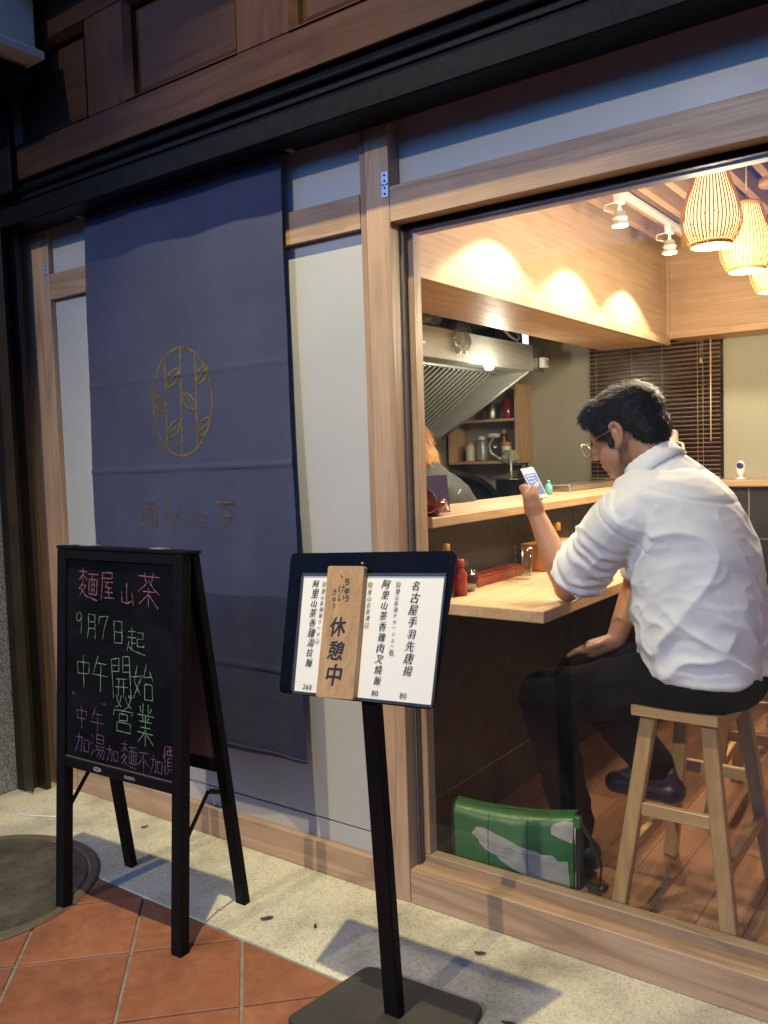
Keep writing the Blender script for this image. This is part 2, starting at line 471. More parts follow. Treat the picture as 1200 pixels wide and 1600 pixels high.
WPRINT = pm("white_print", (0.55, 0.58, 0.62), (0.62, 0.65, 0.68), ns=30, rough=0.6, bump=0)
BLUE = pm("blue_plastic", (0.02, 0.07, 0.45), (0.03, 0.10, 0.55), ns=6, rough=0.4, bump=0)
MINT = pm("mint_plastic", (0.12, 0.42, 0.36), (0.16, 0.48, 0.42), ns=6, rough=0.35, bump=0)
CLOTHY = pm("old_rag", (0.36, 0.34, 0.22), (0.48, 0.46, 0.32), ns=14, rough=0.9, bump=0.3)
LEAF = pm("dead_leaf", (0.06, 0.035, 0.018), (0.10, 0.06, 0.03), ns=20, rough=0.8, bump=0.3)
SCREEN = emit("phone_screen", (0.06, 0.14, 0.45), 0.45)
SCREENW = emit("phone_status", (0.5, 0.6, 0.9), 0.5)
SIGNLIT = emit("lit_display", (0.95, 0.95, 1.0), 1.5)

# ================================================================== SETTING
FZ = 0.04      # shop floor level
# street: one sheet to the horizon
struct(obj("ground", [(-900, -900, -0.16), (900, -900, -0.16), (900, 900, -0.16), (-900, 900, -0.16)], [(0, 1, 2, 3)], ASPH))
# raised arcade slab: grout bed, with the tiles as pieces on it, and the aggregate strip along the shopfront
pave = struct(box("pavement", -6.0, 6.0, -3.4, 0.10, -0.159, -0.006, GREY_GROUT, bev=0))
apron = struct(box("concrete_strip", -6.0, 6.0, -0.408, 0.11, -0.10, 0.0, CONC, bev=0.001))
TD, X0, Y0 = 0.4246, -0.289, -0.4115
gap = 0.0042


def tile_piece(pts):
    """flat tile prism with eased top edge, gap taken off all round"""
    c = Vector((sum(p[0] for p in pts) / len(pts), sum(p[1] for p in pts) / len(pts)))
    n = len(pts)

    def inset(d):
        out = []
        for i in range(n):
            a, b, e = Vector(pts[i - 1]), Vector(pts[i]), Vector(pts[(i + 1) % n])
            d1 = (b - a).normalized(); d2 = (e - b).normalized()
            n1 = Vector((-d1.y, d1.x)); n2 = Vector((-d2.y, d2.x))
            if n1.dot(c - b) < 0: n1, n2 = -n1, -n2
            k = d / max(0.2, (1 + n1.dot(n2)))
            out.append(b + (n1 + n2) * k)
        return out
    rings = [[(p.x, p.y, z) for p in inset(g)] for g, z in ((gap, -0.03), (gap, -0.0022), (gap + 0.0022, 0.0))]
    vs = [v for r in rings for v in r]
    fs = [tuple(range(2 * n, 3 * n)), tuple(range(n - 1, -1, -1))]
    for r in range(2):
        for i in range(n):
            j = (i + 1) % n
            fs.append((r * n + i, r * n + j, r * n + n + j, r * n + n + i))
    return vs, fs


h = TD / 2
rnd = random.Random(3)
proto = {}
for kind, pts in (("d", [(0, 0), (-h, -h), (0, -2 * h), (h, -h)]), ("t", [(0, 0), (h, -h), (2 * h, 0)])):
    vs, fs = tile_piece(pts)
    bm = bmesh.new()
    bv = [bm.verts.new(v) for v in vs]
    for f in fs: bm.faces.new([bv[i] for i in f])
    bmesh.ops.recalc_face_normals(bm, faces=bm.faces[:])
    me = bpy.data.meshes.new("tile"); bm.to_mesh(me); bm.free(); me.materials.append(TERRA)
    proto[kind] = me


def put_tile(kind, x, y):
    o = bpy.data.objects.new("tile", proto[kind])
    o.location = (x, y, rnd.uniform(-0.0012, 0.0006))
    o.rotation_euler = (rnd.uniform(-.0022, .0022), rnd.uniform(-.0022, .0022), 0)
    link(o, pave)


for i in range(-8, 7):
    put_tile("t", X0 + i * TD, Y0)
    for j in range(0, 13):
        put_tile("d", X0 + i * TD + (h if j % 2 else 0), Y0 - j * h)

# manhole lid: rim ring, lid disc, cast pattern
mh = thing("manhole_cover", "worn round iron manhole cover with raised pattern set in the paving", "manhole cover", (-1.225, -0.675, 0.0))
mc = Vector((-1.225, -0.675, 0))
bm = bmesh.new()
bm_lathe(bm, [(0.352, -0.02), (0.352, 0.004), (0.356, 0.006), (0.378, 0.006), (0.384, 0.002), (0.384, -0.02)], 72, Matrix.Translation(mc), cap=False)
from_bm("rim", bm, pm("rim_iron", (0.085, 0.065, 0.045), (0.15, 0.115, 0.08), ns=16, rough=0.7, bump=0.4, rnd=False), mh, smooth=False)
bm = bmesh.new()
rr = random.Random(5)
bm_lathe(bm, [(0.347, -0.02), (0.347, 0.002), (0.343, 0.0045), (0.24, 0.005), (0.12, 0.005), (0.0001, 0.005)], 72, Matrix.Translation(mc))
from_bm("lid", bm, IRON, mh)
bm = bmesh.new()
for a in range(-5, 6):
    for b2 in range(-5, 6):
        p = Vector((a * 0.052 + (0.026 if b2 % 2 else 0), b2 * 0.052, 0))
        if p.length > 0.30 or rr.random() < 0.25: continue
        M = Matrix.Translation(mc + p + Vector((0, 0, 0.006))) @ Matrix.Rotation(R((35 if (a + b2) % 2 else -35) + rr.uniform(-8, 8)), 4, 'Z')
        bm_box(bm, -0.019 * rr.uniform(.6, 1.1), 0.019 * rr.uniform(.6, 1.1), -0.0055, 0.0055, -0.003, rr.uniform(-.0005, .0022), 0.0008, M)
o = from_bm("raised_pattern", bm, IRON, mh); o["kind"] = "stuff"

# ---- shell of the shop (floor, walls, ceilings)
flo = struct(box("floor", -1.62, 2.45, 0.12, 3.12, -0.12, FZ - 0.008, CEILM, bev=0))
yy = [0.125]
bmat = FLW
pl_rng = random.Random(11)
for i in range(21):
    x = -0.085 + i * 0.12
    y = 0.125 - pl_rng.uniform(0, 0.6)
    while y < 2.76:
        y1 = y + 0.9
        a, b2 = max(y, 0.125), min(y1, 2.76)
        if b2 - a > 0.02:
            box("plank", x, x + 0.1188, a + 0.0006, b2 - 0.0006, FZ - 0.008, FZ + pl_rng.uniform(-0.0004, 0.0004), FLW, flo, bev=0.0008)
        y = y1
box("kitchen_floor", -1.6, -0.2, 0.125, 3.0, FZ - 0.008, FZ, pm("quarry_tile", (0.08, 0.05, 0.04), (0.11, 0.07, 0.055), ns=5, rough=0.6, bump=0.1), flo, bev=0)
struct(box("wall_back", -1.7, 2.55, 3.05, 3.2, -0.1, 2.75, WALLP, bev=0))
struct(box("wall_kitchen", -1.7, -1.6, 0.08, 3.048, -0.1, 2.75, KSTEEL, bev=0))
struct(box("wall_right", 2.45, 2.55, 0.1, 3.048, -0.1, 2.75, WALLP, bev=0))
ceil = struct(box("ceiling", -1.72, 2.56, 0.06, 3.2, 2.56, 2.75, CEILM, bev=0))
box("kitchen_ceiling", -1.598, -0.482, 0.12, 3.04, 2.50, 2.555, SOFFIT, ceil, bev=0)
for i in range(22):
    x = -0.055 + i * 0.112
    box("ceiling_slat", x, x + 0.034, 0.13, 2.775, 2.40, 2.475, P[1], ceil, bev=0.001)
for y in (0.5, 1.3, 2.1):
    box("ceiling_batten", -0.09, 2.44, y, y + 0.05, 2.477, 2.525, CEILM, ceil, bev=0)

# ================================================================== SHOPFRONT
sf = thing("shopfront", "pale oak shopfront frame with frosted panels and a large window", "shopfront", (0, 0, 0))
D0, D1 = 0.0, 0.11
box("post", -0.082, 0.0, D0, D1, 0.0, 2.62, W[2], sf)                        # between door bay and window
box("post_stop", -0.105, -0.0835, 0.004, D1, 0.0, 2.62, W[2], sf)
box("post", -1.872, -1.652, D0, D1, 0.0, 2.62, W[2], sf)
box("post", 2.30, 2.44, D0, D1, 0.0, 2.62, W[2], sf)
box("top_rail", 0.0008, 2.2992, D0 + .002, D1, 2.288, 2.62, W[0], sf)
box("top_rail", -1.6512, -0.1058, D0 + .002, D1, 2.288, 2.62, W[0], sf)
box("transom_rail", 0.0008, 2.2992, D0 + .001, D1 - .03, 1.992, 2.091, W[0], sf)
box("transom_rail", -1.6512, -0.1058, D0 + .001, D1 - .03, 1.992, 2.091, W[0], sf)
# window sill: front board, ledge, glazing groove, inner stop
box("sill", 0.0008, 2.2992, D0 + .001, 0.042, 0.0, 0.104, W[0], sf, bev=0.003)
box("sill_groove", 0.001, 2.299, 0.042, 0.078, 0.0, 0.098, W[0], sf, bev=0.001)
box("glazing_bead", 0.001, 2.299, 0.078, 0.118, 0.0, 0.122, W[0], sf, bev=0.003)
box("jamb_stop", 0.0008, 0.024, 0.078, 0.118, 0.1225, 1.9915, W[2], sf, bev=0.002)
box("jamb_channel", 0.0008, 0.006, 0.048, 0.062, 0.0985, 1.985, pm("grey_seal", (0.10, 0.10, 0.10), (0.14, 0.14, 0.14), ns=20, rough=0.6, bump=0), sf, bev=0.0005)
box("head_stop", 0.0245, 2.299, 0.081, 0.118, 1.972, 2.02, W[0], sf, bev=0.002)
box("head_channel", 0.0095, 2.299, 0.046, 0.064, 1.974, 1.9915, BLK, sf, bev=0.0005)
pane = box("window_pane", 0.0095, 2.299, 0.051, 0.059, 0.0985, 1.9735, PANE, sf, bev=0)
box("transom_panel", 0.0008, 2.2995, 0.052, 0.060, 2.0915, 2.2875, FROST, sf, bev=0)
# door bay: frosted panels sit shallower
box("door_panel", -1.6515, -0.1055, 0.022, 0.032, 0.176, 1.9915, FROST, sf, bev=0.0006)
box("kick_panel", -1.6515, -0.1055, 0.022, 0.032, 0.105, 0.1705, FROST, sf, bev=0.0006)
box("panel_backing", -1.6515, -0.1055, 0.034, 0.060, 0.05, 2.0, BLK, sf, bev=0)
box("transom_panel", -1.6515, -0.1055, 0.022, 0.032, 2.0915, 2.2875, FROST, sf, bev=0.0006)
box("door_sill", -1.6515, -0.1055, D0 + .001, 0.055, 0.0, 0.104, W[0], sf, bev=0.003)


def hinge(x, z):
    hb = box("hinge", x, x + 0.024, -0.0025, -0.0002, z, z + 0.034, HINGE, sf, bev=0.0008)
    box("hinge_leaf", x, x + 0.024, -0.0025, -0.0002, z + 0.038, z + 0.072, HINGE, hb, bev=0.0008)
    tube("hinge_pin", [(x + 0.002, -0.003, z + 0.036), (x + 0.022, -0.003, z + 0.036)], 0.003, HINGE, hb, 8)
    for dz in (0.010, 0.026, 0.046, 0.062):
        lathe("screw", [(0.0001, 0), (0.003, 0.0003), (0.003, 0.001)], BLK, hb, (0, 0, 0), 8, True, Matrix.Translation((x + 0.012, -0.0034, z + dz)) @ Matrix.Rotation(R(90), 4, 'X'))


hinge(-0.024, 2.062)
hinge(-1.678, 2.062)
# wall over the shopfront (dark soffit behind the shutter box)
struct(box("wall_front", -6.0, 6.0, 0.001, 0.115, 2.625, 5.205, BLK, bev=0))

# steel shutter head and guide
sh = thing("shutter_box", "black roller shutter box with pipe and lip running over the shopfront", "shutter", (0, -0.06, 2.36))
box("lintel", -1.86, 6.0, -0.124, -0.002, 2.263, 2.407, BLK, sh, bev=0.004)
box("lip", -1.86, 6.0, -0.131, -0.1245, 2.338, 2.356, BLK, sh, bev=0.002)
tube("pipe", [(-1.85, -0.134, 2.372), (2.0, -0.134, 2.372), (6.0, -0.134, 2.372)], 0.008, BLK, sh, 10)
box("end_box", -1.93, -1.60, -0.175, -0.001, 2.36, 2.95, BLK, sh, bev=0.006)
sg = thing("shutter_guide", "weathered brown steel shutter guide standing beside the granite pillar", "shutter guide", (-1.82, -0.09, 0))
bm = bmesh.new()
bm_box(bm, -1.885, -1.772, -0.126, -0.120, 0.012, 2.35, 0.001)
bm_box(bm, -1.885, -1.879, -0.1195, -0.005, 0.002, 2.35, 0.001)
from_bm("channel", bm, RUST, sg)
box("flange", -1.859, -1.768, -0.067, -0.0615, 0.004, 2.35, RUST, sg, bev=0.001)
box("flange_edge", -1.7735, -1.768, -0.0612, -0.045, 0.004, 2.35, RUST, sg, bev=0.001)
box("inner_rail", -1.843, -1.830, -0.119, -0.068, 0.008, 2.35, RUST, sg, bev=0.001)
pil = tag(box("granite_pillar", -2.6, -1.8865, -0.9, 0.4, 0.0, 5.205, GRAN, bev=0.004), "speckled grey granite pillar beside the shutter guide", "pillar")
pil.data.materials[0] = GRAN

# lacquered fascia with raised-and-fielded panels
fa = thing("fascia", "dark brown lacquered timber fascia with framed panels above the shopfront", "fascia", (0, -0.14, 2.4))
box("bottom_rail", -1.598, 6.0, -0.145, -0.02, 2.408, 2.528, DARK[0], fa, bev=0.003)
box("top_rail", -1.598, 6.0, -0.145, -0.02, 2.852, 3.0, DARK[0], fa, bev=0.003)
box("cornice", -1.598, 6.0, -0.33, -0.02, 3.001, 3.09, DARK[0], fa, bev=0.006)
box("backboard", -1.598, 6.0, -0.10, -0.021, 2.529, 2.851, DARK[0], fa, bev=0)
for i in range(-1, 6):
    xa = -0.945 + 0.722 * i
    xb = xa + 0.516
    xs = xb + 0.0005
    box("stile", max(xs, -1.598), xs + 0.205, -0.1448, -0.101, 2.5285, 2.8515, DARK[2], fa, bev=0.002)
    xa = max(xa, -1.597)
    # moulding frame (mitred sticking) and fielded panel
    m = 0.018
    for nm, q in (("moulding", ((xa, 2.529), (xb, 2.529), (xb - m, 2.529 + m), (xa + m, 2.529 + m))), ("moulding", ((xa, 2.851), (xa + m, 2.851 - m), (xb - m, 2.851 - m), (xb, 2.851))),
                  ("moulding", ((xa, 2.529), (xa + m, 2.529 + m), (xa + m, 2.851 - m), (xa, 2.851))), ("moulding", ((xb, 2.529), (xb, 2.851), (xb - m, 2.851 - m), (xb - m, 2.529 + m)))):
        cx, cz = (xa + xb) / 2, 2.69
        vs = []
        for (x, z) in q:
            edge = abs(x - xa) < 1e-6 or abs(x - xb) < 1e-6 or abs(z - 2.529) < 1e-6 or abs(z - 2.851) < 1e-6
            vs.append((x, -0.149 if edge else -0.125, z))
        vs2 = [(x, -0.1005, z) for (x, y, z) in vs]
        bm = bmesh.new()
        bv = [bm.verts.new(v) for v in vs + vs2]
        for f in ((0, 1, 2, 3), (7, 6, 5, 4), (0, 4, 5, 1), (1, 5, 6, 2), (2, 6, 7, 3), (3, 7, 4, 0)): bm.faces.new([bv[k] for k in f])
        from_bm(nm, bm, DARK[0], fa)
    bm = bmesh.new()
    g = m + 0.001
    a0 = [(xa + g, -0.104, 2.529 + g), (xb - g, -0.104, 2.529 + g), (xb - g, -0.104, 2.851 - g), (xa + g, -0.104, 2.851 - g)]
    g2 = g + 0.020
    a1 = [(xa + g2, -0.110, 2.529 + g2), (xb - g2, -0.110, 2.529 + g2), (xb - g2, -0.110, 2.851 - g2), (xa + g2, -0.110, 2.851 - g2)]
    bv = [bm.verts.new(v) for v in a0 + a1]
    for k in range(4): bm.faces.new((bv[k], bv[(k + 1) % 4], bv[4 + (k + 1) % 4], bv[4 + k]))
    bm.faces.new(bv[4:8])
    from_bm("panel", bm, DARK[0], fa)

# small wall-hung light box at the left end of the fascia
lb = thing("light_box", "cream wall-mounted box with a pale lower shelf at the fascia end", "wall box", (-1.55, -0.4, 2.76))
box("case", -1.72, -1.385, -0.55, -0.176, 2.79, 3.2, CREAM, lb, bev=0.006)
box("shelf", -1.74, -1.335, -0.56, -0.176, 2.762, 2.789, CREAM, lb, bev=0.003)
box("underside_tray", -1.70, -1.42, -0.50, -0.176, 2.68, 2.7615, BLK, lb, bev=0.02)

# arcade over the pavement: ceiling slab on square columns at the kerb
struct(box("arcade_ceiling", -6.0, 6.0, -3.3, 0.0, 5.21, 5.5, SOFFIT, bev=0))
for x in (-5.2, 4.6):
    tag(box("arcade_column", x - 0.25, x + 0.25, -3.25, -2.75, -0.005, 5.208, GRAN, bev=0.01), "square granite arcade column at the kerb " + ("past the pillar" if x < 0 else "beyond the window"), "column", "arcade columns")
# lamp of the arcade, above and outside the picture: it throws the hard warm shadows
LX, LY, LZ = 0.12, -1.06, 4.0
al = thing("arcade_lamp", "round downlight on a long stem under the arcade ceiling", "lamp", (LX, LY, LZ))
tube("stem", [(LX, LY, LZ + .19), (LX, LY, LZ + 1.20)], 0.012, BLK, al)
lathe("housing", [(0.0001, LZ + .20), (0.10, LZ + .195), (0.14, LZ + .16), (0.145, LZ + .04), (0.13, LZ + .04), (0.12, LZ + .15), (0.0001, LZ + .16)], WHT, al, (LX, LY, 0), 28, False)
ld = bpy.data.lights.new("arcade_bulb", 'SPOT')
ld.energy = P_ARCADE; ld.color = (1.0, 0.85, 0.46); ld.shadow_soft_size = 0.025; ld.spot_size = R(66); ld.spot_blend = 1.0
lo_ = bpy.data.objects.new("arcade_bulb", ld); lo_.location = (LX, LY, LZ)
lo_.rotation_euler = (Vector((-0.42, -0.30, 0.5)) - Vector((LX, LY, LZ))).to_track_quat('-Z', 'Y').to_euler(); link(lo_, al)

# the house across the street (behind the viewer; closes the street and is what the glass mirrors)
ob = thing("house_opposite", "grey plastered house on the other side of the street", "house", (0, -13, -0.16))
box("wall", -16, 16, -15, -13, -0.16, 4.6, pm("grey_plaster", (0.16, 0.155, 0.15), (0.22, 0.21, 0.20), ns=2, rough=0.9, bump=0.2), ob, bev=0.02)
box("parapet", -16.1, 16.1, -15.1, -12.9, 4.62, 4.95, pm("parapet_plaster", (0.20, 0.19, 0.18), (0.26, 0.25, 0.23), ns=2, rough=0.9, bump=0.2), ob, bev=0.02)
for k in range(8):
    x = -14 + k * 4
    w_ = box("window", x - 0.8, x + 0.8, -13.0, -12.93, 2.6, 3.9, BLK, ob, bev=0.01)
    box("shutter_door", x - 1.3, x + 1.3, -13.0, -12.94, -0.15, 2.2, STEELD, ob, bev=0.01)

# ================================================================== NOREN
NW = [(-1.373, 2.287), (-1.383, 1.6), (-1.385, 1.03), (-1.40, 0.372)]


def cloth(s, z):
    """point of the cloth: s 0..1 across, z height"""
    t = (2.287 - z) / 1.915
    xl = -1.373 - 0.026 * t
    xr = -0.379 + 0.033 * t - 0.012 * math.sin(math.pi * min(1, t * 1.6))
    x = xl + (xr - xl) * s
    y = -0.026 - 0.020 * t
    y += 0.007 * t * math.sin(5.2 * s + 0.6) + 0.0055 * (0.25 + t) * math.sin(17 * s + 2.1 * z) + 0.003 * t * math.sin(31 * s - 1.3 * z) + 0.0016 * math.sin(9 * z + 11 * s)
    y += 0.007 * noise.noise((x * 3.1, z * 1.7, 3.3)) * (0.3 + t) + 0.0028 * noise.noise((x * 9.0, z * 3.2, 7.7)) + 0.0016 * noise.noise((x * 17.0 + z * 6, z * 21.0, 1.2)) * t
    for zc, a in ((1.632, 0.0015), (1.312, 0.0034), (0.655, 0.0032)):      # ironed folds
        d = (z - zc - 0.012 * (s - 0.5))
        y -= a * math.exp(-(d / 0.006) ** 2) + a * 0.6 * math.exp(-abs(d) / 0.03)
    y -= 0.012 * max(0, t - 0.9) / 0.1 * math.sin(3.0 * s + 2.4)
    return Vector((x, y, z))


no = thing("noren_curtain", "long navy cloth curtain with gold oval leaf emblem hanging before the door panels", "noren curtain", (-0.87, -0.03, 0.37))
nx, nz = 96, 260
vs, fs = [], []
for j in range(nz + 1):
    z0 = 2.287 - 1.915 * j / nz
    for i in range(nx + 1):
        s = i / nx
        z = z0 if j < nz else z0 + 0.006 * math.sin(7 * s) - 0.004 * s
        vs.append(cloth(s, z))
for j in range(nz):
    for i in range(nx):
        a = j * (nx + 1) + i
        fs.append((a, a + 1, a + nx + 2, a + nx + 1))
o = obj("cloth", vs, fs, NAVY, no, smooth=True)
md = o.modifiers.new("thick", 'SOLIDIFY'); md.thickness = 0.0010; md.offset = 0
hem = [cloth(i / 48, 0.381) + Vector((0, -0.0035, 0)) for i in range(49)]
tube("hem", hem, 0.0035, NAVY, no, 6)
tube("rod", [(-1.43, -0.024, 2.272), (-0.32, -0.024, 2.272)], 0.009, pm("bamboo_rod", (0.10, 0.075, 0.045), (0.15, 0.11, 0.07), ns=12, rough=0.5, bump=0.1), no, 10)
for x in (-1.41, -0.345):
    box("bracket", x - 0.012, x + 0.012, -0.036, 0.0, 2.262, 2.298, ALU, no, bev=0.003)


def on_cloth(x, z, lift=0.0011):
    s = (x + 1.373) / 0.994
    for _ in range(3):
        p = cloth(s, z); s += (x - p.x) / 1.0
    p = cloth(s, z)
    return Vector((x, p.y - lift, z))


def ribbon(bm, pts, w, place, taper=None):
    """flat strip along 2-D points, mapped by place(u,v)"""
    n = len(pts)
    L, Rr = [], []
    for i, p in enumerate(pts):
        a, b = Vector(pts[max(0, i - 1)]), Vector(pts[min(n - 1, i + 1)])
        d = (b - a)
        if d.length < 1e-9: d = Vector((1, 0))
        d.normalize(); nn = Vector((-d.y, d.x)) * (w / 2) * (taper(i / (n - 1)) if taper else 1)
        q = Vector(p)
        L.append(bm.verts.new(place(*(q + nn)))); Rr.append(bm.verts.new(place(*(q - nn))))
    for i in range(n - 1):
        bm.faces.new((L[i], L[i + 1], Rr[i + 1], Rr[i]))


def resample(pts, step):
    out = [Vector(pts[0])]
    for a, b in zip(pts, pts[1:]):
        a, b = Vector(a), Vector(b); k = max(1, int((b - a).length / step))
        out += [a + (b - a) * (i / k) for i in range(1, k + 1)]
    return out


ecx, ecz, erx, erz = -0.873, 1.540, 0.149, 0.184
bm = bmesh.new()
ribbon(bm, [(ecx + erx * math.cos(2 * math.pi * i / 96), ecz + erz * math.sin(2 * math.pi * i / 96)) for i in range(97)], 0.0085, on_cloth)
for u in (-0.0745, 0.0, 0.0745):
    zt = erz * math.sqrt(1 - (u / erx) ** 2)
    ribbon(bm, resample([(ecx + u, ecz + zt), (ecx + u, ecz - zt)], 0.01), 0.0075, lambda a, b: on_cloth(a, b, 0.0013))


def emblem_leaf(u0, u1, zc, up):
    a = Vector((ecx + u0 + 0.002, ecz + zc - (0.032 if up else -0.032)))
    b = Vector((ecx + u1 - 0.002, ecz + zc + (0.032 if up else -0.032)))
    d = b - a; nn = Vector((-d.y, d.x)).normalized()
    for k in (0.0, 0.020, -0.020):
        pts = [a + d * (i / 14) + nn * (k * math.sin(math.pi * i / 14) * (1.0 if k else 0) + (0.006 * math.sin(2 * math.pi * i / 14) if not k else 0)) for i in range(15)]
        ribbon(bm, pts, 0.0058, lambda p, q: on_cloth(p, q, 0.0015), (lambda t: 0.5 + math.sin(math.pi * t)) if k else None)


for args in ((-0.149, -0.0745, 0.0, False), (-0.0745, 0, 0.085, True), (-0.0745, 0, -0.09, True), (0, 0.0745, 0.0, False), (0.0745, 0.138, 0.085, True), (0.0745, 0.140, -0.09, True)):
    emblem_leaf(*args)
from_bm("emblem", bm, GOLD, no)

_txt = {}


def glyphs(s, bold=0.0, shear=0.0):
    """outline of a character as triangles, em square about the origin"""
    key = (s, bold, shear)
    if key not in _txt:
        cu = bpy.data.curves.new("glyph", 'FONT')
        cu.body = s; cu.size = 1.0; cu.align_x = 'CENTER'; cu.resolution_u = 4
        cu.offset = bold; cu.shear = shear; cu.fill_mode = 'FRONT'
        to = bpy.data.objects.new("glyph", cu)
        C.objects.link(to)
        dg = bpy.context.evaluated_depsgraph_get()
        me = to.evaluated_get(dg).to_mesh()
        me.calc_loop_triangles()
        vs = [(v.co.x, v.co.y - 0.36) for v in me.vertices]
        fs = [tuple(p.vertices) for p in me.polygons]
        to.evaluated_get(dg).to_mesh_clear()
        bpy.data.objects.remove(to); bpy.data.curves.remove(cu)
        _txt[key] = (vs, fs)
    return _txt[key]


def write(bm, s, u, v, size, place, bold=0.0, shear=0.0, rot=0.0, sx=1.0):
    vs, fs = glyphs(s, bold, shear)
    c, sn = math.cos(rot), math.sin(rot)
    bv = [bm.verts.new(place(u + (x * sx * c - y * sn) * size, v + (x * sx * sn + y * c) * size)) for x, y in vs]
    for f in fs:
        try: bm.faces.new([bv[i] for i in f])
        except ValueError: pass


bm = bmesh.new()
for ch, x, z in zip("麵屋山茶", (-1.075, -0.935, -0.800, -0.672), (1.150, 1.150, 1.148, 1.158)):
    write(bm, ch, x, z, 0.105, on_cloth, bold=0.0)
from_bm("lettering", bm, WGOLD, no)

# ================================================================== CHALKBOARD (A-frame)
ab = thing("chalkboard_sign", "black A-frame chalkboard with pink and green handwriting before the navy curtain", "chalkboard", (-0.65, -0.45, 0))
AO, AU, AV = Vector((-.877, -.585, 0)), Vector((0.99872, 0.05054, 0)), Vector((-0.00352, 0.06965, 0.99757))
AN = AU.cross(AV)          # towards the pavement


def A(u, v, n=0.0): return AO + AU * u + AV * v + AN * n


def abox(name, u0, u1, v0, v1, n0, n1, mat, parent, bev=0.002):
    M = Matrix((AU, AV, AN)).transposed().to_4x4(); M.translation = AO
    return box(name, u0, u1, v0, v1, n0, n1, mat, parent, bev, M)


for u in (-0.018, 0.478):
    abox("front_leg", u, u + 0.038, 0.0, 1.086, -0.022, 0.012, BLKW, ab)
abox("frame_rail", 0.0205, 0.4775, 1.056, 1.086, -0.020, 0.010, BLKW, ab)
abox("frame_rail", 0.0205, 0.4775, 0.434, 0.464, -0.020, 0.010, BLKW, ab)
pnl = abox("board", 0.0205, 0.4775, 0.4645, 1.0555, -0.014, 0.002, BOARD, ab, 0)
abox("edge_trim", 0.0205, 0.4775, 0.462, 0.4668, 0.003, 0.0075, pm("grey_trim", (0.06, 0.055, 0.05), (0.09, 0.08, 0.075), ns=30, rough=0.5, bump=0.1), ab, 0.0005)
abox("top_cap", -0.022, 0.520, 1.0865, 1.096, -0.055, 0.012, BLKW, ab)
for u in (0.06, 0.36):
    abox("cap_hinge", u, u + 0.045, 1.0962, 1.0985, -0.05, -0.01, ALU, ab, 0.0005)
bt = [A(0.001, 1.084, -0.040), A(0.497, 1.084, -0.040)]
bf = [Vector((-.920, -.300, 0.0)), Vector((-.429, -.268, 0.0))]
for k in range(2):
    beam("back_leg", bf[k], bt[k], 0.036, 0.026, BLKW, ab, up=(0.05, -1, 0))
lerp = lambda a, b, t: a + (b - a) * t
beam("back_rail", lerp(bf[0], bt[0], 0.415) + Vector((.020, .001, 0)), lerp(bf[1], bt[1], 0.415) + Vector((-.020, -.001, 0)), 0.026, 0.036, BLKW, ab)
bm = bmesh.new()
ins = 0.020
q = [lerp(bf[0], bt[0], 0.435) + Vector((ins, 0, 0)), lerp(bf[1], bt[1], 0.435) - Vector((ins, 0, 0)), lerp(bf[1], bt[1], 0.985) - Vector((ins, 0, 0)), lerp(bf[0], bt[0], 0.985) + Vector((ins, 0, 0))]
nb = (q[1] - q[0]).cross(q[3] - q[0]).normalized() * 0.006
bv = [bm.verts.new(p) for p in [p - nb for p in q] + [p + nb for p in q]]
for f in ((0, 1, 2, 3), (7, 6, 5, 4), (0, 4, 5, 1), (1, 5, 6, 2), (2, 6, 7, 3), (3, 7, 4, 0)): bm.faces.new([bv[k] for k in f])
from_bm("back_board", bm, pm("hardboard", (0.15, 0.105, 0.085), (0.20, 0.14, 0.115), ns=12, rough=0.6, bump=0.1), ab)
for u, k in ((0.0, 0), (0.497, 1)):
    a = A(u, 0.30, -0.024); c2 = lerp(bf[k], bt[k], 0.345) + Vector((0, -0.016, 0)); mid = lerp(a, c2, 0.62) + Vector((0, 0, 0.055))
    beam("stay", a, mid, 0.004, 0.014, BLK, ab, up=(0, 0, 1), bev=0.0005)
    beam("stay", mid + Vector((0.004, 0, 0)), c2 + Vector((0.004, 0, 0)), 0.004, 0.014, BLK, ab, up=(0, 0, 1), bev=0.0005)

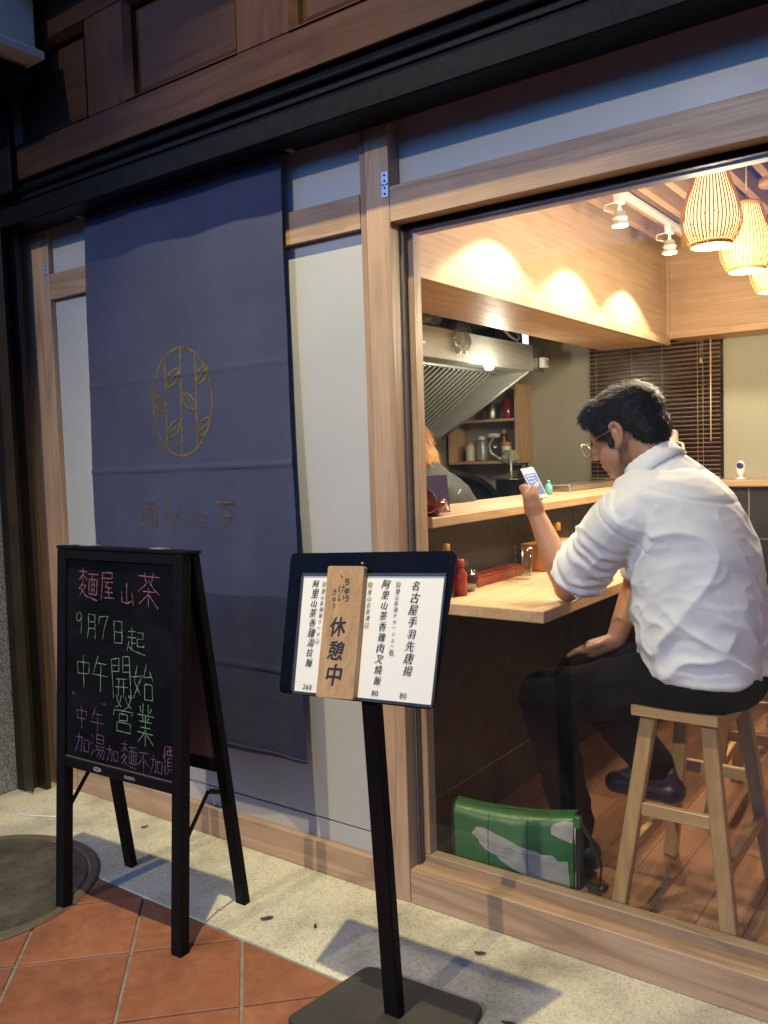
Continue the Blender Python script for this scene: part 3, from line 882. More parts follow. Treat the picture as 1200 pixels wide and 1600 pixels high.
G = {
 '山': "4.5,10 4.5,1|1,6 1.5,1.2 5,.6 8,2|8,6 9.2,0",
 '茶': "0,9 10,9.2|3,10.2 3.6,7.4|7,10.2 6.4,7.4|5,8 2.6,5.8 0,4.2|5,7.6 7.4,5.4 10,4|2,4.5 8,4.7|5,5.7 5.1,0|4.8,3.6 1,.6|5.2,3.6 9.7,-.2",
 '屋': "1,9.5 8,9.7 8,7.5 1,7.4|1,9.5 .8,4 0,-.4|2,6 9,6.2|5,6 3,4.3 8,4.1|3,2.5 8.5,2.6|5.5,4 5.5,.5|2,.4 9.6,.5",
 '麵': "0,9.2 4.6,9.4|2.4,10.4 2.4,5.8|2.3,8.2 .2,6|2.6,8 4.6,6.6|2.5,5.7 .3,3.2|1.5,4.6 4,4.6 .8,1|1.5,3.6 4,1.2 9.9,.2|5,8.6 10,8.8|7.2,8.6 6.8,7|5.5,7 5.5,2|5.5,7 9.6,7 9.6,2|5.5,2 9.6,2|6.9,7 6.9,2|8.2,7 8.2,2|6.9,5.2 8.2,5.2|6.9,3.6 8.2,3.6",
 '9': "8,8.4 6,10 3,9.4 2,7.2 3.5,5.6 6.5,6.4 8,8.6 7.6,4 7.2,0",
 '月': "2.5,10 2.5,4 1.2,0|2.5,10 8,9.6 8.1,0 7.2,1|2.5,7 8,6.8|2.5,4.2 8,4",
 '7': "1,6.6 1.6,9.6 9,10 5.6,5 4,0",
 '日': "2,10 2.2,0|2,10 8,9.8 8,0|2,5 8,4.8|2.2,.2 8,0",
 '起': "1,8.5 5,8.7|3,10 3,6|.5,6 5.5,6.1|3,6 3,1.8|3,4 5,4|1.5,4.5 .2,.6|.8,2.6 4,.8 10.6,-.4|6,8.5 9,8.5 9,6 6,5.8|6,6 6,3 9.5,2.8 9.6,4",
 '中': "1.4,8.2 2,3.8|1.4,8.2 9,8 8.4,4|2,4 8.4,4.2|5.2,10.6 5.2,-1",
 '午': "3.5,10.4 1,5.2|2.4,8 9,8.2|.3,4.4 10.2,4.7|5.5,8 5.5,-.6",
 '開': "0,10 .8,0|0,10 4,10.4 4,6.8|.3,8.4 4,8.4|.4,6.8 4,6.9|6,10.6 6,6.8|6,10.6 9.5,10.8 10,0 8.8,.8|6,8.6 9.6,8.6|6,6.8 9.6,6.8|2.4,5 8,5|1.8,3 8.5,3|4,5 3.4,.6|6.2,5 6.2,.2",
 '始': "2.5,10 1,5 4,1|4.5,6.5 .3,-.2|-.4,6.4 5,7|7,10.6 5.6,6.5 9.2,7|8.3,8.4 9.9,5.8|6,4.5 6,0|6,4.5 9.5,4.5 9.5,0|6,0 9.5,0",
 '營': "1.5,10.2 2.5,8|4,10.2 3,7.5 1,6.5|2.8,8 4,7|6,10.2 7,8|9,10.2 7.5,7.5 5.5,6.5|7.2,8 9,7|.4,6 .2,4.3|.4,6 9.6,6.1 9,4.7|3,5 7,5 7,3.2 3,3.2 3,5|2,2.5 2,0|2,2.5 8.6,2.5 8.6,0|2,0 8.6,0",
 '業': "3.5,10.4 3.5,7.4|6.5,10.4 6.5,7.4|1.5,9.6 2.4,8|8.5,9.6 7.6,8|.4,7.2 9.6,7.4|3,7 4,5.8|7,7 6,5.8|1.5,5.6 8.5,5.7|2,4.2 8,4.2|.4,2.8 9.6,2.9|5,7 5,-.6|4.8,2.8 .6,.1|5.2,2.8 9.7,.1",
 '加': ".3,7.5 5,7.7 4.5,1 3.4,1.6|2.8,10 2.5,5 .1,0|6.3,7 6.3,1.4|6.3,7 9.7,7 9.5,1.4|6.3,1.5 9.5,1.5",
 '湯': ".4,9.6 1.8,8.3|-.2,6.6 1.5,5.5|.1,.3 2,3.6|4,10 4,6.5|4,10 8.5,10 8.5,6.5|4,8.3 8.5,8.3|4,6.5 8.5,6.5|3,5.2 10,5.3|5,5 3,2.5|4.3,3.8 9.3,3.9 8.5,.2 7.7,.8|6.2,3.8 4,.5|7.8,3.8 5.8,0",
 '不': ".4,9 9.6,9.2|5.5,9 3,5.5 .1,3.4|5,6.8 5,-.4|5.5,6 9.6,3.4",
 '價': "2.5,10 .2,5.4|1.6,7.5 1.6,-.2|3.3,9.5 10,9.6|4,8.2 9.5,8.2 9.5,6.5 4,6.5 4,8.2|6,9.5 6,6.5|7.6,9.5 7.6,6.5|4.5,5.5 4.5,1.8|4.5,5.5 9,5.5 9,1.8|4.5,4.2 9,4.2|4.5,3 9,3|4.5,1.8 9,1.8|5.5,1.5 3.5,0|8,1.5 10,0",
 '"': "2,10 3.4,7.4|5.4,10 6.6,7.6",
}
hand = random.Random(21)


def chalk(items, mat, wdt=0.0036):
    for ch, u, v, w, hh in items:
        bm = bmesh.new()
        rot = hand.uniform(-0.05, 0.05)
        for st in G[ch].split('|'):
            pts = [tuple(float(k) for k in p.split(',')) for p in st.split()]
            q = []
            for x, y in pts:
                x, y = x / 10 - .5, y / 10 - .5
                x += hand.uniform(-.012, .012); y += hand.uniform(-.012, .012)
                q.append((u + (x * math.cos(rot) - y * math.sin(rot)) * w, v + (x * math.sin(rot) + y * math.cos(rot)) * hh))
            q = resample(q, 0.004)
            k0 = hand.random() * 9
            ribbon(bm, q, wdt, lambda a, b: A(a, b, 0.0026 + 0.0004 * hand.random()), lambda t: max(0.25, 0.70 + 0.65 * noise.noise((t * 7 + k0, k0, 0.5))))
        from_bm("chalk_character", bm, mat, pnl)


chalk([('麵', .115, .983, .088, .088), ('屋', .204, .986, .060, .080), ('山', .287, .966, .062, .062), ('茶', .374, .982, .086, .094)], PINKC, 0.0036)
chalk([('9', .075, .868, .04, .064), ('月', .132, .862, .052, .072), ('7', .185, .862, .05, .068), ('日', .248, .855, .056, .064), ('起', .322, .836, .075, .070)], GREENC, 0.0028)
chalk([('中', .095, .727, .072, .082), ('午', .170, .727, .068, .094), ('開', .262, .722, .080, .112), ('始', .352, .722, .086, .094), ('營', .272, .622, .085, .100), ('業', .364, .606, .070, .108)], GREENC, 0.0030)
chalk([('"', .052, .646, .022, .028), ('中', .088, .590, .058, .058), ('午', .158, .586, .060, .070), ('"', .190, .630, .024, .026),
                      ('加', .092, .512, .066, .062), ('湯', .164, .512, .066, .070), ('加', .226, .500, .052, .050), ('麵', .296, .508, .066, .070), ('不', .358, .500, .050, .062), ('加', .408, .500, .050, .056), ('價', .456, .522, .040, .080)], MAUVE, 0.0028)
bm = bmesh.new()
for i, ch in enumerate("SUCCESS."):
    write(bm, ch, 0.2895 + i * 0.0062, 0.449, 0.0115, lambda a, b: A(a, b, 0.0108), bold=0.0)
from_bm("maker_print", bm, WPRINT, ab); bm = bmesh.new()
ribbon(bm, [(0.170 + 0.0165 * math.cos(a / 16 * 2 * math.pi), 0.449 + 0.0055 * math.sin(a / 16 * 2 * math.pi)) for a in range(17)], 0.0014, lambda a, b: A(a, b, 0.0108))
for i, ch in enumerate("SUCCESS"):
    write(bm, ch, 0.158 + i * 0.004, 0.449, 0.0068, lambda a, b: A(a, b, 0.0108), bold=0.0)
from_bm("maker_badge", bm, WPRINT, ab)

# ================================================================== MENU STAND
ms = thing("menu_stand", "black floor stand holding a tilted paper menu with a wooden closed-for-break plaque", "menu stand", (0.262, -0.462, 0))
SO, SU, SV, SN = Vector((.032, -.514, .773)), Vector((0.99847, 0.02269, 0.05043)), Vector((-0.0548, 0.28331, 0.95746)), Vector((0.00744, -0.95876, 0.28412))


def S(u, v, n=0.0): return SO + SU * u + SV * v + SN * n


def prism(name, uv, n0, n1, mat, parent, place=S):
    k = len(uv)
    vs = [place(u, v, n0) for u, v in uv] + [place(u, v, n1) for u, v in uv]
    bm = bmesh.new()
    bv = [bm.verts.new(p) for p in vs]
    bm.faces.new(bv[:k][::-1]); bm.faces.new(bv[k:])
    for i in range(k):
        j = (i + 1) % k
        bm.faces.new((bv[i], bv[j], bv[k + j], bv[k + i]))
    return from_bm(name, bm, mat, parent)


def rounded(cs, r, n=5):
    """rounded polygon"""
    out = []
    for i in range(len(cs)):
        a, b, c2 = Vector(cs[i - 1]), Vector(cs[i]), Vector(cs[(i + 1) % len(cs)])
        p0 = b + (a - b).normalized() * r; p2 = b + (c2 - b).normalized() * r
        for k in range(n + 1):
            t = k / n
            out.append(tuple(p0 * (1 - t) ** 2 + b * 2 * t * (1 - t) + p2 * t * t))
    return out


bp_ = [Vector((0.02, -0.65)), Vector((0.46, -0.65)), Vector((0.46, -0.32)), Vector((0.08, -0.32))]
bp_ = rounded([(0.055, -0.615), (0.470, -0.590), (0.428, -0.312), (0.092, -0.332)], 0.028)
bm = bmesh.new()
k = len(bp_)
bv = [bm.verts.new((x, y, z)) for z in (0.001, 0.010) for x, y in bp_] + [bm.verts.new((0.262 + (x - 0.262) * 0.985, -0.462 + (y + 0.462) * 0.985, 0.013)) for x, y in bp_]
for r_ in range(2):
    for i in range(k):
        j = (i + 1) % k
        bm.faces.new((bv[r_ * k + i], bv[r_ * k + j], bv[r_ * k + k + j], bv[r_ * k + k + i]))
bm.faces.new(bv[2 * k:])
bm.faces.new(bv[:k][::-1])
from_bm("base_plate", bm, pm("dusty_black_steel", (0.028, 0.027, 0.025), (0.050, 0.047, 0.043), ns=5, rough=0.55, bump=0.15), ms)
beam("pole", (0.263, -0.455, 0.0125), (0.236, -0.470, 0.80), 0.046, 0.028, BLK, ms, up=(0, 1, 0), bev=0.004)
prism("backing_board", rounded([(-0.046, -0.008), (0.396, -0.010), (0.425, 0.338), (-0.058, 0.338)], 0.016), -0.010, -0.003, pm("gloss_black_acrylic", (0.0025, 0.0025, 0.003), (0.004, 0.004, 0.004), ns=6, rough=0.3, bump=0, spec=0.12), ms)
prism("back_holder", [(0.12, 0.0), (0.27, 0.0), (0.27, 0.2), (0.12, 0.2)], -0.030, -0.0105, BLK, ms)
ppr = prism("menu_paper", [(0.004, 0.0), (0.3925, 0.0), (0.4015, 0.280), (-0.0055, 0.280)], -0.0028, -0.0012, PAPER, ms)
sl = pm("sleeve_edge", (0.035, 0.036, 0.040), (0.055, 0.055, 0.06), ns=20, rough=0.3, bump=0.05)
for uv in ([(-0.0085, 0.2805), (0.4045, 0.2805), (0.4070, 0.2870), (-0.0095, 0.2870)], [(0.0005, -0.0065), (0.3960, -0.0065), (0.3955, -0.0005), (0.0005, -0.0005)],
           [(-0.0045, 0.0), (0.0035, 0.0), (-0.0060, 0.280), (-0.0115, 0.280)], [(0.3930, 0.0), (0.3985, 0.0), (0.4075, 0.280), (0.4020, 0.280)]):
    prism("frame_strip", uv, -0.0029, 0.0015, sl, ms)


def column(bm, s, u, v0, v1, size, bold=0.0, shear=0.12, du=0.0, vary=0.0, lift=0.0004, heavy=2):
    n = len(s)
    for i, ch in enumerate(s):
        t = i / max(1, n - 1)
        v = v0 + (v1 - v0) * t
        uu = u + du * t + hand.uniform(-vary, vary); sz = size * (1 + hand.uniform(-.13, .10)); ro = hand.uniform(-.11, .06)
        for k, (ox, oy) in enumerate(((0, 0), (.016, .008), (-.012, -.012), (.010, -.014))[:heavy]):
            write(bm, ch, uu + ox * size * (1.9 if heavy > 3 else 1.0), v + oy * size * (1.9 if heavy > 3 else 1.0), sz, lambda a, b: S(a, b, lift + 0.00003 * k), bold, shear, ro, 0.98)


bm = bmesh.new(); column(bm, "名古屋手羽先唐揚", 0.326, 0.258, 0.068, 0.0250, 0.0, 0.2, -0.002, .001); from_bm("menu_lettering", bm, INK, ppr)
bm = bmesh.new(); column(bm, "阿里山茶香雞肉叉燒飯", 0.245, 0.261, 0.041, 0.0228, 0.0, 0.2, 0.0, .001); from_bm("menu_lettering", bm, INK, ppr)
bm = bmesh.new(); column(bm, "阿里山茶香雞湯拉麵", 0.034, 0.260, 0.069, 0.0222, 0.0, 0.2, 0.006, .001); from_bm("menu_lettering", bm, INK, ppr)
bm = bmesh.new(); column(bm, "阿里山茶鶏チャーシュー飯", 0.279, 0.258, 0.107, 0.0128, 0.0, 0.15, -.002, .0008, heavy=1)
write(bm, "︵", 0.280, 0.270, 0.0145, lambda a, b: S(a, b, .0004)); write(bm, "︶", 0.278, 0.096, 0.0145, lambda a, b: S(a, b, .0004)); from_bm("menu_small_lettering", bm, INK, ppr)
bm = bmesh.new(); column(bm, "阿里山茶鶏塩ラーメン", 0.062, 0.257, 0.124, 0.0128, 0.0, 0.15, -.003, .0008, heavy=1)
write(bm, "︵", 0.063, 0.268, 0.0145, lambda a, b: S(a, b, .0004)); write(bm, "︶", 0.059, 0.113, 0.0145, lambda a, b: S(a, b, .0004)); from_bm("menu_small_lettering", bm, INK, ppr)
bm = bmesh.new(); column(bm, "阿里山お茶漬け", 0.200, 0.257, 0.166, 0.0130, 0.0, 0.15, 0.001, .0008, heavy=1)
write(bm, "︵", 0.201, 0.268, 0.0145, lambda a, b: S(a, b, .0004)); write(bm, "︶", 0.201, 0.155, 0.0145, lambda a, b: S(a, b, .0004)); from_bm("menu_small_lettering", bm, INK, ppr)
for s_, u, v in (("80", 0.318, 0.014), ("80", 0.2415, 0.0135), ("260", 0.043, 0.0125)):
    bm = bmesh.new()
    for i, ch in enumerate(s_):
        write(bm, ch, u + (i - (len(s_) - 1) / 2) * 0.0096, v, 0.0175, lambda a, b: S(a, b, .0004), 0.0, 0.1)
    from_bm("menu_price", bm, INK, ppr)
# wooden plaque hung over the menu on a nail
pq = thing("break_plaque", "pale wooden plaque with black brush writing hung over the paper menu", "plaque", tuple(S(0.138, 0.146, 0.002)))
prism("plank", rounded([(0.086, -0.008), (0.194, -0.006), (0.190, 0.301), (0.082, 0.302)], 0.006), 0.0018, 0.0160, PLAQ, pq)
lathe("nail", [(0.0001, 0.0), (0.003, 0.0), (0.003, 0.004), (0.0018, 0.005), (0.0018, 0.02)], ALU, pq, (0, 0, 0), 10, True, Matrix.Translation(S(0.182, 0.308, 0.016)) @ SN.to_track_quat('-Z', 'Y').to_matrix().to_4x4())
bm = bmesh.new()
PL = 0.0164
column(bm, "休憩中", 0.128, 0.157, 0.045, 0.050, 0.0, 0.12, 0.003, .0, PL, 4)
column(bm, "ちゅう", 0.144, 0.264, 0.224, 0.021, 0.0, 0.1, 0.003, .0, PL, 4)
column(bm, "けい", 0.129, 0.247, 0.226, 0.021, 0.0, 0.1, 0.001, .0, PL)
column(bm, "きゅう", 0.109, 0.239, 0.206, 0.0165, 0.0, 0.1, 0.002, .0, PL)
write(bm, "、", 0.1345, 0.284, 0.028, lambda a, b: S(a, b, PL), 0.0)
from_bm("brush_lettering", bm, INK, pq)

# ================================================================== BAR COUNTER
XW = -0.10
bar = thing("bar_counter", "kitchen bar with black tiled wall, pale wooden ledge and lower dining counter", "bar counter", (XW, 0.2, FZ))
box("core", XW - 0.10, XW - 0.0025, 0.122, 2.78, FZ, 1.105, GROUT, bar, bev=0)
tg = 0.0020
zs = [FZ, 0.189, 0.789, 1.103]
ysl = [0.123, 0.265, 0.865, 1.470, 2.075, 2.68]
for a, b2 in zip(zs, zs[1:]):
    for c2, d in zip(ysl, ysl[1:]):
        box("tile", XW - 0.0024, XW, c2 + tg, d - tg, a + tg, b2 - tg, BTILE, bar, bev=0.0008)
box("ledge", -0.36, 0.002, 0.175, 2.745, 1.106, 1.138, P[1], bar, bev=0.003)
box("counter_top", XW + 0.001, 0.357, 0.196, 2.55, 0.838, 0.875, P[1], bar, bev=0.003)
for y in (0.6, 1.5, 2.35):
    box("bracket", XW + 0.001, 0.22, y, y + 0.035, 0.79, 0.8375, BLK, bar, bev=0.002)
# back bar: same tiles and ledge turning the corner
bb = thing("back_bar", "dark tiled low wall with wooden ledge along the back of the dining room", "low wall", (1.1, 2.8, FZ))
box("core", XW - 0.012, 2.44, 2.785, 3.04, FZ, 1.110, GROUT, bb, bev=0)
xs_ = [-0.10, 0.32, 0.92, 1.52, 2.12, 2.44]
zb = [FZ, 0.235, 0.835, 1.108]
for a, b2 in zip(zb, zb[1:]):
    for c2, d in zip(xs_, xs_[1:]):
        box("tile", c2 + tg, d - tg, 2.782, 2.7848, a + tg, b2 - tg, BTILE, bb, bev=0.0008)
box("ledge", XW - 0.02, 2.44, 2.748, 3.045, 1.112, 1.146, P[0], bb, bev=0.003)

# ================================================================== BULKHEADS
bk = thing("kitchen_bulkhead", "pale veneered timber bulkhead hanging over the kitchen bar", "bulkhead", (-0.29, 1.4, 1.9))
box("front_face", -0.115, -0.100, 0.122, 2.776, 1.936, 2.558, VEN[1], bk, bev=0.0005)
box("lip", -0.118, -0.088, 0.122, 2.792, 1.893, 1.9355, P[1], bk, bev=0.002)
box("underside", -0.478, -0.1185, 0.122, 2.792, 1.900, 1.9355, P[1], bk, bev=0.001)
box("rear_face", -0.480, -0.466, 0.122, 2.776, 1.936, 2.558, VEN[1], bk, bev=0.0005)
box("corner_strip", -0.0995, -0.084, 2.762, 2.7765, 1.936, 2.558, P[2], bk, bev=0.001)
bk2 = thing("back_bulkhead", "pale veneered timber bulkhead across the back of the dining room", "bulkhead", (1.1, 2.85, 1.93))
box("front_face", -0.099, 2.445, 2.778, 2.792, 1.966, 2.558, VEN[0], bk2, bev=0.0005)
box("lip", -0.087, 2.445, 2.764, 2.795, 1.926, 1.9655, P[0], bk2, bev=0.002)
box("underside", -0.099, 2.445, 2.796, 3.045, 1.932, 1.9655, P[0], bk2, bev=0.001)

# ================================================================== BLIND
bl = thing("venetian_blind", "brown wooden venetian blind with pale cords hung on the back wall", "blind", (-0.26, 3.0, 1.95))
box("headrail", -0.655, 0.122, 2.985, 3.03, 1.945, 1.985, BLINDM[0], bl, bev=0.002)
box("window_reveal", -0.66, 0.127, 3.042, 3.049, 1.15, 1.99, pm("night_glass", (0.012, 0.009, 0.007), (0.03, 0.02, 0.015), ns=4, rough=0.25, bump=0), bl, bev=0)
me = None
for i in range(31):
    z = 1.175 + i * 0.0252
    if me is None:
        bm = bmesh.new()
        M = Matrix.Rotation(R(-14), 4, 'X')
        vs0, vs1 = [], []
        for t in range(6):
            y = -0.0125 + 0.005 * t; zz = 0.0022 * (1 - ((t - 2.5) / 2.5) ** 2)
            for x, arr in ((-0.386, vs0), (0.386, vs1)):
                arr.append((bm.verts.new(M @ Vector((x, y, zz))), bm.verts.new(M @ Vector((x, y, zz - 0.0018)))))
        for t in range(5):
            bm.faces.new((vs0[t][0], vs1[t][0], vs1[t + 1][0], vs0[t + 1][0])); bm.faces.new((vs0[t][1], vs0[t + 1][1], vs1[t + 1][1], vs1[t][1]))
        bm.faces.new((vs0[0][0], vs0[0][1], vs1[0][1], vs1[0][0])); bm.faces.new((vs0[5][0], vs1[5][0], vs1[5][1], vs0[5][1]))
        o = from_bm("slat", bm, BLINDM[0], None, recentre=False)
        C.objects.unlink(o); me = o.data; bpy.data.objects.remove(o)
    o = bpy.data.objects.new("slat", me)
    o.location = (-0.267, 3.006, z); o.rotation_euler = (R(random.uniform(-2, 2)), R(random.uniform(-.12, .12)), 0)
    link(o, bl)
for x in (-0.60, -0.38, -0.20, 0.0, 0.03):
    tube("ladder_cord", [(x, 2.990, 1.16), (x, 2.990, 1.95)], 0.0011, CORD, bl, 5)
tube("tilt_wand", [(0.075, 2.978, 1.36), (0.075, 2.982, 1.95)], 0.0045, CORD, bl, 6)
lathe("cord_tassel", [(0.002, 0), (0.008, 0.003), (0.006, 0.02), (0.002, 0.028)], CORD, bl, (0.022, 2.978, 1.80), 10)
tube("pull_cord", [(0.022, 2.978, 1.82), (0.02, 2.982, 1.95)], 0.001, CORD, bl, 5)
box("bottom_rail", -0.653, 0.119, 2.995, 3.018, 1.150, 1.162, BLINDM[0], bl, bev=0.002)

# ================================================================== HOOD
hd = thing("range_hood", "stainless steel kitchen hood with slanted baffle filters and bright lamp", "range hood", (-1.2, 1.4, 1.5))
XH = -0.80
box("front_panel", XH - 0.012, XH, 0.25, 2.54, 1.795, 1.945, STEEL, hd, bev=0.003)
box("end_box", XH - 0.014, XH - 0.003, 2.5415, 2.70, 1.800, 1.935, STEELD, hd, bev=0.003)
box("top_plate", -1.598, XH - 0.0125, 0.25, 2.54, 1.93, 1.944, STEELD, hd, bev=0)
box("front_return", -0.93, XH - 0.0125, 0.25, 2.54, 1.795, 1.803, STEEL, hd, bev=0)
# far cheek: the slanted end seen from below
bm = bmesh.new()
ck = [(-0.813, 1.796), (-0.813, 1.93), (-1.597, 1.93), (-1.597, 1.40), (-1.47, 1.40)]
bv = [bm.verts.new((x, y, z)) for y in (2.505, 2.520) for x, z in ck]
bm.faces.new(bv[:5]); bm.faces.new(bv[5:][::-1])
for i in range(5):
    j = (i + 1) % 5
    bm.faces.new((bv[i], bv[5 + i], bv[5 + j], bv[j]))
from_bm("cheek", bm, STEEL, hd)
tube("cheek_edge", [(-0.813, 2.51, 1.796), (-1.47, 2.51, 1.40)], 0.009, STEEL, hd, 8)
# sloped filter bank
FA, FB = Vector((-0.985, 0, 1.805)), Vector((-1.46, 0, 1.475))
fd = (FB - FA).normalized(); fn = Vector((-fd.z, 0, fd.x)); fn = fn if fn.x > 0 else -fn
beam("filter_rail", (FA.x, 0.26, FA.z), (FA.x, 2.42, FA.z), 0.03, 0.03, STEEL, hd, bev=0.003)
beam("filter_rail", (FB.x, 0.26, FB.z), (FB.x, 2.42, FB.z), 0.03, 0.03, STEEL, hd, bev=0.003)
bm = bmesh.new()
bvv = [bm.verts.new(p) for p in (Vector((FA.x, 0.26, FA.z)) - fn * .03, Vector((FB.x, 0.26, FB.z)) - fn * .03, Vector((FB.x, 2.42, FB.z)) - fn * .03, Vector((FA.x, 2.42, FA.z)) - fn * .03)]
bm.faces.new(bvv)
from_bm("filter_back", bm, pm("filter_soot", (0.03, 0.028, 0.022), (0.06, 0.055, 0.045), ns=8, rough=0.6, bump=0.1), hd)
y = 0.30
while y < 2.40:
    p0 = Vector((FA.x, y, FA.z)) + fd * 0.02; p1 = Vector((FB.x, y, FB.z)) - fd * 0.02
    beam("filter_bar", p0, p1, 0.020, 0.010, STEEL, hd, up=tuple(fn), bev=0.003)
    y += 0.050
box("grease_gutter", -1.597, -1.40, 0.26, 2.5, 1.385, 1.44, STEELD, hd, bev=0.006)
tube("hood_handle", [(XH + .002, 1.20, 1.855), (XH + .03, 1.21, 1.855), (XH + .03, 1.34, 1.855), (XH + .002, 1.35, 1.855)], 0.012, CREAM, hd, 8)
hl = lathe("hood_lamp", [(0.0001, -0.024), (0.020, -0.018), (0.026, 0.0), (0.022, 0.016), (0.012, 0.024)], emit("hood_bulb", (1.0, 0.96, 0.86), 14.0), hd, (-0.775, 1.97, 1.786), 20)
hp = bpy.data.lights.new("hood_light", 'POINT'); hp.energy = P_HOOD; hp.color = (1.0, 0.90, 0.70); hp.shadow_soft_size = 0.035
ho = bpy.data.objects.new("hood_light", hp); ho.location = (-0.735, 1.97, 1.76); link(ho, hd)
sw = thing("wall_switch", "small white switch box with red socket on the hood end", "switch", (-0.79, 2.66, 1.86))
box("switch_case", XH + 0.0, XH + 0.032, 2.62, 2.685, 1.82, 1.88, WHT, sw, bev=0.003)
box("socket", XH + 0.0325, XH + 0.035, 2.655, 2.672, 1.835, 1.865, pm("red_plastic", (0.25, 0.05, 0.03), (0.3, 0.06, 0.04), ns=5, rough=0.4, bump=0), sw, bev=0.001)
# duct and bagged things stored on top of the hood
dk = tag(tube("exhaust_duct", [(-1.2, 0.3, 2.18), (-1.15, 1.2, 2.18), (-1.1, 2.2, 2.20), (-1.12, 3.04, 2.2)], 0.14, STEELD, None, 24), "thick steel exhaust duct lying above the range hood", "duct")


def crumple(name, c, r, mat, seed, parent=None, amp=0.35, f=9.0, sub=4):
    bm = bmesh.new()
    bmesh.ops.create_icosphere(bm, subdivisions=sub, radius=1.0)
    for v in bm.verts:
        d = v.co.normalized()
        k = 1 + amp * noise.noise(d * 1.7 + Vector((seed, 0, 0))) + amp * 0.5 * abs(noise.noise(d * f * 0.5 + Vector((0, seed, 0))))
        v.co = Vector((c[0] + d.x * r[0] * k, c[1] + d.y * r[1] * k, max(c[2] + d.z * r[2] * k, c[2] - r[2] * 0.8)))
    return from_bm(name, bm, mat, parent, smooth=True)


tag(crumple("plastic_bag", (-0.86, 1.42, 1.985), (0.055, 0.20, 0.05), PLAST, 3.1), "crumpled clear plastic bag lying along the top of the hood", "plastic bag")
tag(crumple("plastic_bag", (-0.775, 1.70, 1.885), (0.018, 0.075, 0.075), PLAST, 8.4), "clear plastic bag drooping over the hood front edge", "plastic bag")
tag(crumple("plastic_bag", (-0.95, 1.98, 1.985), (0.05, 0.08, 0.045), PLAST, 5.7), "small clear plastic bag between the dark cases on the hood", "plastic bag")
c1 = thing("black_case", "black equipment case with grey cable on top of the hood", "case", (-0.92, 2.28, 1.945))
box("body", -1.0, -0.84, 2.18, 2.38, 1.9455, 2.02, BLK, c1, bev=0.008)
tube("cable", [(-0.835, 2.25, 2.01), (-0.82, 2.30, 1.975), (-0.815, 2.37, 1.955), (-0.83, 2.43, 1.98), (-0.86, 2.45, 2.02)], 0.007, CREAM, c1, 8)
c2_ = thing("card_box", "small blue and white box with bright face beside the black case", "box", (-0.84, 2.47, 1.945))
box("body", -0.93, -0.815, 2.44, 2.535, 1.9455, 2.012, BLUE, c2_, bev=0.002)
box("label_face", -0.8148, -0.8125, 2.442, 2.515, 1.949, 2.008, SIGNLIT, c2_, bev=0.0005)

# ================================================================== KITCHEN BACK
ks = thing("wall_shelf", "small timber wall shelf unit under the hood end", "shelf", (-1.25, 2.9, 1.27))
box("board", -1.55, -1.085, 2.84, 3.045, 1.262, 1.282, P[0], ks, bev=0.002)
box("board", -1.55, -1.085, 2.84, 3.045, 1.53, 1.548, P[0], ks, bev=0.002)
box("side", -1.082, -1.06, 2.84, 3.045, 1.262, 1.76, P[2], ks, bev=0.002)
box("side", -1.573, -1.552, 2.84, 3.045, 1.262, 1.76, P[2], ks, bev=0.002)
box("shelf_back", -1.551, -1.083, 3.03, 3.044, 1.283, 1.529, KSTEEL, ks, bev=0)
j = thing("storage_jar", "clear storage jar with pale lid standing on the wall shelf", "jar", (-1.27, 2.91, 1.283))
lathe("glass", [(0.045, 1.283), (0.048, 1.29), (0.048, 1.42), (0.040, 1.43)], GLS, j, (-1.27, 2.91, 0), 20)
lathe("lid", [(0.042, 1.431), (0.045, 1.435), (0.045, 1.455), (0.02, 1.46)], CREAM, j, (-1.27, 2.91, 0), 20)
j = thing("spice_tub", "white spice tub with orange lid on the wall shelf", "tub", (-1.17, 2.90, 1.283))
lathe("tub", [(0.030, 1.283), (0.034, 1.29), (0.036, 1.37), (0.033, 1.375)], WHT, j, (-1.17, 2.90, 0), 18)
lathe("lid", [(0.036, 1.376), (0.037, 1.38), (0.035, 1.40), (0.0001, 1.402)], ORNG, j, (-1.17, 2.90, 0), 18)
tag(crumple("kitchen_cloth", (-1.12, 2.845, 1.30), (0.06, 0.03, 0.05), CLOTHY, 2.2), "yellowed kitchen rag hanging off the shelf edge", "cloth")
for k, (x, y, r, hh_, m_, lab) in enumerate(((-1.36, 2.92, .036, .16, KSTEEL, "steel canister beside the clear jar on the wall shelf"), (-1.44, 2.90, .030, .12, CREAM, "cream tub at the inner end of the wall shelf"), (-1.22, 2.96, .022, .20, SAUCE, "tall brown bottle behind the jars on the wall shelf"))):
    cn = thing("canister", lab, "canister", (x, y, 1.283))
    lathe("body", [(0.0001, 0), (r, 0), (r * 1.03, .006), (r, hh_ * .8), (r * .8, hh_ * .86)], m_, cn, (x, y, 1.2825), 20)
    lathe("lid", [(r * .86, hh_ * .861), (r * .88, hh_ * .9), (r * .8, hh_), (0.0001, hh_ * 1.01)], WHT if k == 0 else ORNG, cn, (x, y, 1.2825), 20)
for k, (x, y, r, hh_, m_, lab) in enumerate(((-1.30, 2.94, .05, .10, STEELD, "steel mixing bowl on the upper wall shelf"), (-1.17, 2.93, .04, .12, REDB, "red tin on the upper wall shelf"))):
    cn = thing("tin", lab, "tin", (x, y, 1.549))
    lathe("body", [(0.0001, 0), (r, 0), (r * 1.05, .01), (r * 1.05, hh_), (r * .95, hh_ + .004)], m_, cn, (x, y, 1.5485), 20)
